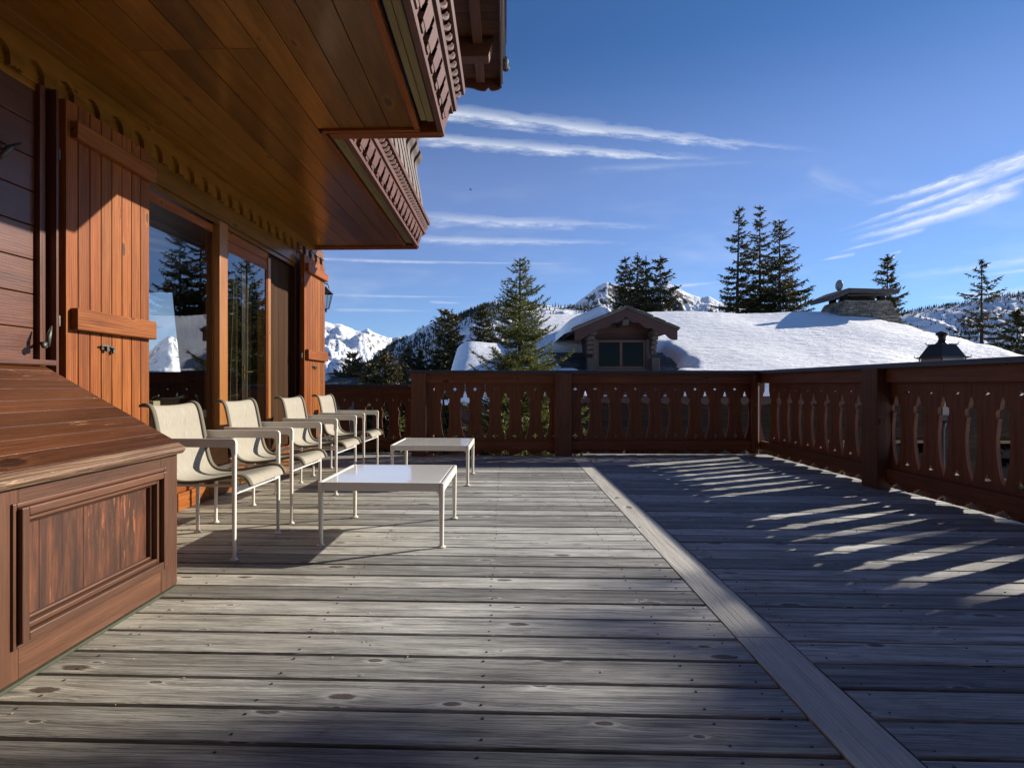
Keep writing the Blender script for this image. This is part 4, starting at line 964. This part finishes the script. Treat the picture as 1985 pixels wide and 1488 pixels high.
# chimney
cn = empty('chimney_holder', (0, 0, 0)) if False else None
m = MB(); CXc, CYc = 14.25, 23.6
lay = 0; z = 3.0
while z < 4.50:
    t = max(0, (z-3.3))/1.2; hw = 1.36-.48*t; hd = .95-.25*t; h_ = random.uniform(.045, .09)
    for face in range(4):
        ax_ = hw if face % 2 == 0 else hd; pos_ = -ax_
        while pos_ < ax_:
            w = random.uniform(.12, .34); pe = min(pos_+w, ax_); j = random.uniform(0, .04)
            if face == 0: m.box((CXc+pos_+.008, CYc-hd-j, z+.006), (CXc+pe-.008, CYc-hd+.2, z+h_-.006), 'x')
            elif face == 2: m.box((CXc+pos_+.008, CYc+hd-.2, z+.006), (CXc+pe-.008, CYc+hd+j, z+h_-.006), 'x')
            elif face == 1: m.box((CXc+hw-.2, CYc+pos_+.008, z+.006), (CXc+hw+j, CYc+pe-.008, z+h_-.006), 'x')
            else: m.box((CXc-hw-j, CYc+pos_+.008, z+.006), (CXc-hw+.2, CYc+pe-.008, z+h_-.006), 'x')
            pos_ = pe
    z += h_
for (za, zb2, a, b) in ((3.0, 3.3, 1.30, .9), (3.3, 3.7, 1.22, .8), (3.7, 4.1, 1.05, .72), (4.1, 4.5, .90, .6)): m.box((CXc-a, CYc-b, za), (CXc+a, CYc+b, zb2), 'x')
for v_ in m.v: v_.z -= .22
chm = nbuild(m, 'chimney', 'stone')
m = MB()
for sx_ in (-1, 1):
    for sy_ in (-1, 1): m.box((CXc+sx_*.72-.1, CYc+sy_*.4-.1, 4.5), (CXc+sx_*.72+.1, CYc+sy_*.4+.1, 4.76), 'z')
m.box((CXc-.55, CYc-.3, 4.5), (CXc+.55, CYc+.3, 4.70), 'x')
for v_ in m.v: v_.z -= .24
m.build('flue', 'base_dark', chm)
m = MB()
def slabp(pts, t):
    n = len(pts); v = [(a, b, c) for a, b, c in pts]+[(a, b, c+t) for a, b, c in pts]
    m.add(v, [tuple(range(n))[::-1], tuple(range(n, 2*n))]+[(i, (i+1) % n, (i+1) % n+n, i+n) for i in range(n)], (1, 0, 0))
slabp([(CXc-.75, CYc-.85, 4.86), (CXc+1.15, CYc-.85, 4.80), (CXc+1.15, CYc+.85, 4.80), (CXc-.75, CYc+.85, 4.86)], .17)
slabp([(CXc-1.40, CYc-.85, 4.55), (CXc-.74, CYc-.85, 4.845), (CXc-.74, CYc+.85, 4.845), (CXc-1.40, CYc+.85, 4.55)], .2)
slabp([(CXc-.7, CYc-.6, 4.755), (CXc+.8, CYc-.6, 4.755), (CXc+.8, CYc+.6, 4.755), (CXc-.7, CYc+.6, 4.755)], .07)
for v_ in m.v: v_.z -= .24
m.build('chimney_cap', 'dark_stone', chm, .03)
dsh = empty('satellite_dish', (CXc-.70, CYc, 4.79), 'grey satellite dish standing on the flat cap of the stone chimney', 'dish')
m = MB(); N_ = 16
v = [(0, 0, .24)]+[(.05*(r_/3)**2, .17*r_/3*math.cos(2*math.pi*k/N_), .24+.22*r_/3*math.sin(2*math.pi*k/N_)) for r_ in (1, 2, 3) for k in range(N_)]
f = [(0, 1+k, 1+(k+1) % N_) for k in range(N_)]+[(1+r_*N_+k, 1+(r_+1)*N_+k, 1+(r_+1)*N_+(k+1) % N_, 1+r_*N_+(k+1) % N_) for r_ in range(2) for k in range(N_)]
m.add(v, f); o = m.build('reflector', 'dish_grey', dsh, smooth=True); o.modifiers.new('s', 'SOLIDIFY').thickness = .03; o.rotation_euler = (0, 0, R(18))
m = MB(); m.tube([(-.02, 0, 0), (-.02, 0, .22)], .02, 8); m.tube([(0, 0, .1), (.16, .03, .22)], .008, 6); m.build('mast', 'iron_latch', dsh)

nb.scale = (1.33,)*3; nb.location = (8*1.33, 19*1.33, 1-5.2*1.33)
dsh.scale = (1.33,)*3; dsh.location = (dsh.location.x*1.33, dsh.location.y*1.33, 1+(dsh.location.z-1)*1.33)
# small slate roof beyond the lower railing
sm = empty('slate_hut', (-8.2, 34, -4.2), 'small chalet with dark slate gable roof beyond the lower railing at the far left', 'house')
def sbuild(m, name, mat): 
    o = m.build(name, mat, sm); o.matrix_parent_inverse = Matrix.Translation((8.2, -34, 4.2)); return o
gx = -8.95
m = MB(); m.add([(gx-4, 33, .9), (gx+.2, 33, .9), (gx+.2, 36, 1.55), (gx-4, 36, 1.55), (gx+.2, 39, .2), (gx-4, 39, .2)], [(0, 1, 2, 3), (3, 2, 4, 5)]); sbuild(m, 'roof', 'slate').modifiers.new('s', 'SOLIDIFY').thickness = .15
m = MB(); m.v = []
s = slates(gx-4, gx+.15, 32.9, 36, lambda x, y: .93+.217*(y-33)); sbuild(s, 'slates', 'slate')
m = MB(); m.prism([(33.2, -4.2), (38.5, -4.2), (38.5, .3), (36, 1.45), (33.2, .85)], lambda a, b, c: (gx-3.6+c, a, b), 3.6, (), (0, 0, 1)); sbuild(m, 'wall', 'grey_wood')
m = MB(); m.prism([(32.8, .70), (36, 1.40), (36, 1.62), (32.8, .94)], lambda a, b, c: (gx+.2+c, a, b), .05); m.prism([(36, 1.40), (39, .05), (39, .27), (36, 1.62)], lambda a, b, c: (gx+.2+c, a, b), .05); sbuild(m, 'barge_board', 'cream_barge')
m = snow_sheet(gx-4.1, gx-1.9, 32.6, 35.0, lambda x, y: .93+.217*(y-33), .32, .12, .4); sbuild(m, 'snow_cover', 'snow')

# ------------------------------------------------------------------ trees
def tri_cloud(P, Dv, L, Wd, rng):
    n = len(P); r3 = rng.normal(size=(n, 3)); pr = np.cross(Dv, r3); pr /= (np.linalg.norm(pr, axis=1, keepdims=True)+1e-9)
    a = P-pr*Wd[:, None]; b = P+pr*Wd[:, None]; c = P+Dv*L[:, None]
    return np.stack([a, b, c], 1).reshape(-1, 3)
def mesh_tris(name, V, rnd, mat, parent):
    n = len(V)//3; me = bpy.data.meshes.new(name)
    me.vertices.add(len(V)); me.vertices.foreach_set('co', V.astype(np.float32).ravel())
    me.loops.add(len(V)); me.loops.foreach_set('vertex_index', np.arange(len(V), dtype=np.int32))
    me.polygons.add(n); me.polygons.foreach_set('loop_start', np.arange(0, len(V), 3, dtype=np.int32)); me.polygons.foreach_set('loop_total', np.full(n, 3, dtype=np.int32))
    at = me.attributes.new('rnd', 'FLOAT', 'FACE'); at.data.foreach_set('value', rnd.astype(np.float32))
    me.materials.append(MATS[mat]); me.update(); me.validate()
    o = bpy.data.objects.new(name, me); COL.objects.link(o); o.parent = parent; return o
def conifer(name, label, base, H, Rad, seed, mat='spruce_needles', z0=.12, whorls=26, per=7, droop=.35, tip=.25, power=.85, slope=.33, needle=.16, twigstep=.22, dens=5, hang=.5, gap=.15, group=None, lean=(0, 0), brown=.25, tw=.25, twl=.45):
    rng = np.random.default_rng(seed); base = Vector(base)
    root = empty(name, base, label, 'tree', group)
    m = MB(); pts = [(lean[0]*t*t, lean[1]*t*t, H*t) for t in np.linspace(0, 1, 9)]
    m.tube(pts, [max(.012, H*.016*(1-t)+.012) for t in np.linspace(0, 1, 9)], 8); 
    P = []; Dd = []; LL_ = []; RR = []
    for w in range(whorls):
        t = z0+(1-z0)*((w+rng.uniform(-.2, .2))/whorls); 
        if t > .995: continue
        n = max(3, int(per*(.6+.6*(1-t))))
        a0_ = rng.uniform(0, 6.28); ragged = rng.uniform(.78, 1.12)
        for k in range(n):
            if rng.random() < gap: continue
            a = a0_+k*2*math.pi/n+rng.uniform(-.3, .3)
            L = Rad*(1-math.exp(-slope*(1-t)*H/Rad))*ragged*rng.uniform(.66, 1.15)+.02*Rad
            o = np.array([lean[0]*t*t, lean[1]*t*t, H*t+rng.uniform(-.01, .01)*H])
            ca, sa = math.cos(a), math.sin(a); up0 = .25*t-.1*(1-t)
            steps = max(3, int(L/twigstep)+1); prev = None; bp_ = []
            for s_ in range(steps+1):
                q_ = s_/steps; r_ = L*q_
                z_ = L*(up0*q_-droop*(1-t*.7)*q_**1.5+tip*q_**3)
                bp_.append(o+np.array([ca*r_, sa*r_, z_]))
            if L > .35*Rad or needle < .1: m.tube([tuple(p) for p in bp_[::max(1, len(bp_)//4)]], [max(.004, .012*L*(1-i/5)) for i in range(len(bp_[::max(1, len(bp_)//4)]))], 4, cap=False)
            tn = rng.uniform(0, 1)
            for s_ in range(1, steps+1):
                c = bp_[s_]; d = bp_[s_]-bp_[s_-1]; d /= np.linalg.norm(d)+1e-9; q_ = s_/steps
                side = np.array([-sa, ca, 0.0])
                for sg in ((-1, 1, 0) if s_ < steps else (0, -1, 1)):
                    tl_ = (twl*L*(1-q_)+tw*min(L, Rad)*.6+.04) if sg else twigstep*1.1
                    td = d*.75+side*sg*.85+np.array([0, 0, rng.uniform(-.25, .1)-hang*.4*(1-t)]) if sg else d
                    td = td/np.linalg.norm(td)
                    cnt = max(2, int(tl_/needle*dens*.5))
                    u_ = rng.random(cnt); pp = c+td*(u_*tl_)[:, None]-d*(rng.random(cnt)*twigstep*.6)[:, None]
                    dd_ = td*.75+rng.normal(size=(cnt, 3))*.42; dd_[:, 2] -= hang*(.5+.5*rng.random(cnt))*(1-.6*t)
                    dd_ /= np.linalg.norm(dd_, axis=1, keepdims=True)
                    P.append(pp); Dd.append(dd_); LL_.append(needle*(.6+.8*rng.random(cnt)))
                    RR.append(np.clip(.25+.3*tn+.35*rng.random(cnt)+(brown*(rng.random(cnt) < .3)*t*1.3), 0, 1))
    # leader shoot
    cnt = 30; u_ = rng.random(cnt); P.append(np.array([[lean[0], lean[1], H*.93]])+np.outer(u_*H*.07, [0, 0, 1])); dd_ = rng.normal(size=(cnt, 3)); dd_[:, 2] = abs(dd_[:, 2])+.6; dd_ /= np.linalg.norm(dd_, axis=1, keepdims=True); Dd.append(dd_); LL_.append(np.full(cnt, needle*.8)); RR.append(rng.random(cnt)*.6)
    P = np.concatenate(P); Dd = np.concatenate(Dd); LL_ = np.concatenate(LL_); RR = np.concatenate(RR)
    m.build('trunk', 'brown_bark', root, smooth=True)
    mesh_tris('crown', tri_cloud(P, Dd, LL_, LL_*(.16 if needle < .1 else .20), rng), RR, mat, root)
    return root
def tree_px(label, x, ytop, D, zb, width_px, seed, **kw):
    p = ray(x, ytop, D); H = p.z-zb; rad = width_px/2/F*D
    return conifer(kw.pop('name', 'spruce_tree'), label, (p.x, p.y, zb), H, rad, seed, group=kw.pop('group', None), **kw)
# the young fir right behind the railing
tree_px('young green fir with upturned twigs right behind the far railing', 1008, 500, 12.0, -4.2, 330, 3, name='fir_tree', mat='fir_needles', whorls=50, per=9, droop=.04, tip=.22, slope=.55, needle=.066, twigstep=.085, dens=9, hang=.0, gap=.08, z0=.05, brown=0, tw=.10, twl=.42)
common = dict(whorls=46, per=8, needle=.25, twigstep=.27, dens=10, hang=.9, droop=.38, tip=.22, gap=.15, slope=.41, tw=.2, twl=.36)
tree_px('tall thin-topped spruce, leftmost of the tall group at the right end of the snow roof', 1426, 400, 48, -8, 150, 11, **{**common, 'slope': .29, 'gap': .26, 'lean': (.3, 0)})
tree_px('tallest pointed spruce in the middle of the tall group beyond the snow roof', 1473, 398, 49, -8, 130, 12, **{**common, 'slope': .29})
tree_px('spruce with wide boughs, rightmost of the tall group left of the chimney', 1511, 424, 47, -8, 230, 13, **{**common, 'slope': .46, 'gap': .22})
tree_px('spruce at the left of the clump above the dormer', 1212, 500, 44, -8, 110, 14, **{**common, 'slope': .46})
tree_px('spruce with the highest tip in the clump above the dormer', 1236, 490, 46, -8, 110, 15, **common)
tree_px('narrow spruce squeezed in the clump above the dormer, right of its highest tip', 1252, 497, 44, -8, 100, 16, **common)
tree_px('spruce at the right of the clump above the dormer with wide low boughs', 1280, 495, 43, -8, 150, 17, **{**common, 'slope': .48})
tree_px('slim spruce just right of the stone chimney', 1720, 494, 42, -6, 90, 18, **{**common, 'gap': .3})
tree_px('tall sparse spruce with visible trunk near the right edge, behind the roof end', 1903, 502, 36, -6, 180, 19, **{**common, 'gap': .34, 'whorls': 34, 'needle': .21, 'per': 8, 'dens': 7, 'slope': .48})
tree_px('spruce half cut by the right picture edge, beside the tall sparse one', 1972, 600, 36, -6, 130, 20, **{**common, 'slope': .5})
tree_px('big dark twin-topped spruce left of the young fir', 862, 598, 38, -9, 130, 21, **{**common, 'slope': .62, 'gap': .14})
tree_px('second top of the dark spruce left of the young fir', 876, 600, 39, -9, 110, 31, **{**common, 'slope': .5, 'gap': .2})
tree_px('spruce peeping over the left snow wing behind the young fir', 937, 590, 45, -6, 90, 22, **{**common, 'slope': .6})
tree_px('olive green spruce left above the lower railing, next to the small slate roof', 684, 683, 36, -9, 110, 23, **{**common, 'slope': 1.0, 'gap': .14, 'brown': .4})
tree_px('low dark spruce between two larger ones above the lower railing', 716, 706, 38, -9, 70, 24, **{**common, 'slope': .9, 'gap': .1})
tree_px('round-topped bushy olive spruce above the middle of the lower railing', 746, 680, 34, -9, 115, 25, **{**common, 'slope': 1.5, 'gap': .1, 'brown': .45})
tree_px('slender spruce left of the railing end post, lit on its right side', 791, 672, 37, -9, 70, 26, **{**common, 'slope': .7, 'gap': .14})
tree_px('short spruce directly behind the railing end post', 815, 680, 37, -9, 80, 27, **{**common, 'slope': .7, 'gap': .14})
# young firs growing below the terrace, seen through the slits
for i, (x, y, h, r_, lb) in enumerate(((1.2, 10.4, 5.15, 1.8, 'low fir below the deck, seen through the slits left of the middle railing post'), (-1.3, 11.8, 5.35, 2.0, 'low fir below the deck behind the left end post of the far railing'), (-.1, 10.3, 5.1, 1.6, 'low fir below the deck, seen through the slits under the young fir'), (-2.3, 12.2, 4.6, 1.6, 'low fir below the deck, seen through the slits of the lower railing'), (6.9, 4.9, 5.0, 1.7, 'low fir outside the right railing, seen through its nearest slits'), (7.6, 7.2, 5.0, 1.6, 'low fir outside the right railing behind the corner panel'), (9.4, 6.0, 5.0, 1.8, 'low fir farther out from the right railing, behind the street lantern'), (9.0, 9.6, 5.2, 2.0, 'low fir seen through the slits right of the corner post'), (11.5, 8.2, 5.2, 2.2, 'low fir farthest out, seen through the middle slits of the right railing'))):
    conifer('fir_tree', lb, (x, y, -4.2), h, r_, 40+i, mat='fir_needles', whorls=22, per=8, droop=.1, tip=.15, power=.7, needle=.10, twigstep=.16, dens=6, hang=.05, gap=.05, z0=.05, brown=0, tw=.12, twl=.4)
# tall spruce beside the terrace (outside the picture) that throws the soft shade over the near deck
conifer('spruce_tree', 'tall spruce beside the terrace, outside the picture on the right', (22.9, 12.62, -4.2), 18.2, 1.3, 51, **{**common, 'gap': .17, 'dens': 11, 'whorls': 36, 'needle': .34, 'slope': .6})
conifer('spruce_tree', 'second tall spruce beside the terrace, outside the picture, nearer the house', (23.5, 11.5, -4.2), 17.0, 2.4, 52, **{**common, 'gap': .1, 'dens': 11, 'whorls': 36, 'needle': .34, 'slope': .38})

# ------------------------------------------------------------------ mountains
def ridge(name, label, prof, D, mat, depth=.55, nx=260, ny=90, amp=.16, nscale=3.0, seed=0.0, fine=.0, base_z=-60, warp=1.0, shape=.8):
    xs = np.linspace(prof[0][0], prof[-1][0], nx+1); ys = np.interp(xs, [p[0] for p in prof], [p[1] for p in prof])
    V = []
    for j in range(ny+1):
        t = j/ny
        for i in range(nx+1):
            top = ray(xs[i], ys[i], D)
            if t < .12:   # back side
                s_ = (.12-t)/.12; dd = D*(1+.12*s_); z = top.z*(1-.35*s_)
                s2 = 0
            else:
                s2 = (t-.12)/.88; dd = D*(1-depth*s2); z = base_z+(top.z-base_z)*(1-s2)**shape
            p = ray(xs[i], 745, dd)
            n_ = noise.ridged_multi_fractal(Vector((p.x/D*nscale*4+seed, p.y/D*nscale*4, seed*.3)), .9, 2.1, 7, 1.0, 2.0)
            H_ = top.z-base_z
            env = min(1, s2*2.6)*(1-s2)**.5 if t >= .12 else 0
            z += (n_-1.35)*amp*H_*env
            z += fine*H_*(noise.fractal(Vector((xs[i]*.22, t*40, seed)), .8, 2.0, 4))*(.25 if t < .13 else 1)*min(1, .2+s2*4)
            V.append((p.x, p.y, z))
    w = nx+1; f = [(j*w+i, (j+1)*w+i, (j+1)*w+i+1, j*w+i+1) for j in range(ny) for i in range(nx)]
    m = MB(); m.add(V, f); o = m.build(name, mat, smooth=True)
    tag(o, kind='structure'); return V, nx, ny
ridge('mountain_range', '', [(-300, 600), (-100, 640), (60, 700), (200, 705), (287, 684), (312, 660), (326, 651), (335, 653), (353, 676), (368, 693), (420, 690), (500, 650), (570, 622), (630, 623), (645, 628), (660, 629), (676, 634), (690, 641), (703, 641), (713, 636), (722, 643), (735, 648), (751, 654), (764, 656), (776, 653), (790, 662), (830, 690), (900, 720)], 6500, 'peak_rock', amp=.40, seed=3.3, fine=.012, nscale=1.7, nx=420, ny=130)
ridge('mountain_peak', '', [(1000, 640), (1060, 615), (1110, 592), (1136, 573), (1157, 556), (1166, 551), (1176, 547), (1186, 550), (1210, 556), (1250, 560), (1290, 548), (1314, 557), (1322, 562), (1332, 568), (1345, 573), (1360, 577), (1375, 574), (1393, 585), (1440, 592), (1500, 600), (1560, 612), (1650, 640)], 5200, 'peak_rock', depth=.20, amp=.20, seed=8.1, fine=.022, nscale=3.2, nx=320, ny=100)
fV, fnx, fny = ridge('forest_hill', '', [(560, 742), (640, 728), (700, 708), (733, 690), (757, 668), (787, 654), (812, 639), (839, 624), (872, 618), (902, 606), (930, 594), (954, 585), (1010, 588), (1066, 592), (1114, 595), (1168, 598), (1230, 607), (1300, 622), (1400, 650), (1500, 690)], 2300, 'hill_snow', depth=.30, amp=.10, seed=5.5, fine=.006, nscale=4, nx=260, ny=80, base_z=-30)
rV, rnx, rny = ridge('right_hill', '', [(1560, 650), (1650, 620), (1700, 610), (1752, 604), (1787, 598), (1825, 592), (1863, 587), (1900, 579), (1938, 572), (1985, 565), (2080, 556), (2250, 560), (2500, 600), (2800, 650)], 2600, 'hill_snow', depth=.24, amp=.10, seed=12.5, fine=.006, nscale=4, nx=260, ny=80, base_z=-30)
def forest(name, label, V, nx, ny, n, seed, hmin, hmax, dens_fn):
    rng = np.random.default_rng(seed); A = np.array(V).reshape(ny+1, nx+1, 3); out_ = []; rr = []; made = 0; tries = 0
    while made < n and tries < n*8:
        tries += 1
        u_, v_ = rng.random(), rng.random()**1.5; j = int((.115+.75*v_)*ny); i = int(u_*nx)
        jf, if_ = rng.random(), rng.random(); j2, i2 = min(j+1, ny), min(i+1, nx)
        p = A[j, i]*(1-jf)*(1-if_)+A[j2, i]*jf*(1-if_)+A[j, i2]*(1-jf)*if_+A[j2, i2]*jf*if_
        if rng.random() > dens_fn(p, u_, v_): continue
        h = rng.uniform(hmin, hmax); r_ = h*rng.uniform(.16, .24); a0_ = rng.uniform(0, 6.28); made += 1
        for lv in range(3):
            zb_ = p[2]-1+h*(.05+.27*lv); rr_ = r_*(1-.27*lv); zt_ = zb_+h*.48
            for k in range(5):
                a, b = a0_+lv+k*1.2566, a0_+lv+(k+1)*1.2566
                out_ += [(p[0]+rr_*math.cos(a), p[1]+rr_*math.sin(a), zb_), (p[0]+rr_*math.cos(b), p[1]+rr_*math.sin(b), zb_), (p[0], p[1], zt_)]; rr.append(rng.random())
    o = mesh_tris(name, np.array(out_), np.array(rr), 'far_needles', None); tag(o, label, 'forest', kind='stuff')
def cover(p, u_, v_):
    k = noise.fractal(Vector((p[0]*.004, p[1]*.004, p[2]*.012)), .9, 2, 4)
    return 1.0 if k > -.02 else (.35 if k > -.25 else .05)
forest('far_forest', 'dark conifer forest covering the snowy hill behind the young fir', fV, fnx, fny, 7500, 5, 11, 18, cover)
def cover2(p, u_, v_):
    k = noise.fractal(Vector((p[0]*.006, p[1]*.006, p[2]*.01)), .9, 2, 4); top = math.exp(-v_*14)
    return min(1, top*.8+(.45 if k > .05 else .08))
forest('far_forest', 'scattered dark conifers on the snowy hill at the right', rV, rnx, rny, 3200, 6, 9, 17, cover2)
# bird
p = ray(912, 368, 60)
m = MB(); bd = empty('bird', p, 'tiny black bird flying in the blue sky', 'bird')
m.tube([(-.12, 0, 0), (-.07, 0, .01), (.02, 0, .015), (.10, 0, .01), (.15, 0, .0)], [.01, .035, .045, .03, .008], 8); m.tube([(.12, 0, .01), (.17, 0, .02), (.20, 0, .01)], [.02, .022, .004], 6)
m.build('body', 'bird_black', bd, smooth=True)
for s_ in (-1, 1):
    m = MB(); m.prism([(-.05, 0), (.05, 0), (.03, .14), (-.06, .24), (-.04, .12)], lambda a, b, c, s_=s_: (a, s_*b, .02+c+abs(b)*.5), .006); m.build('wing', 'bird_black', bd)
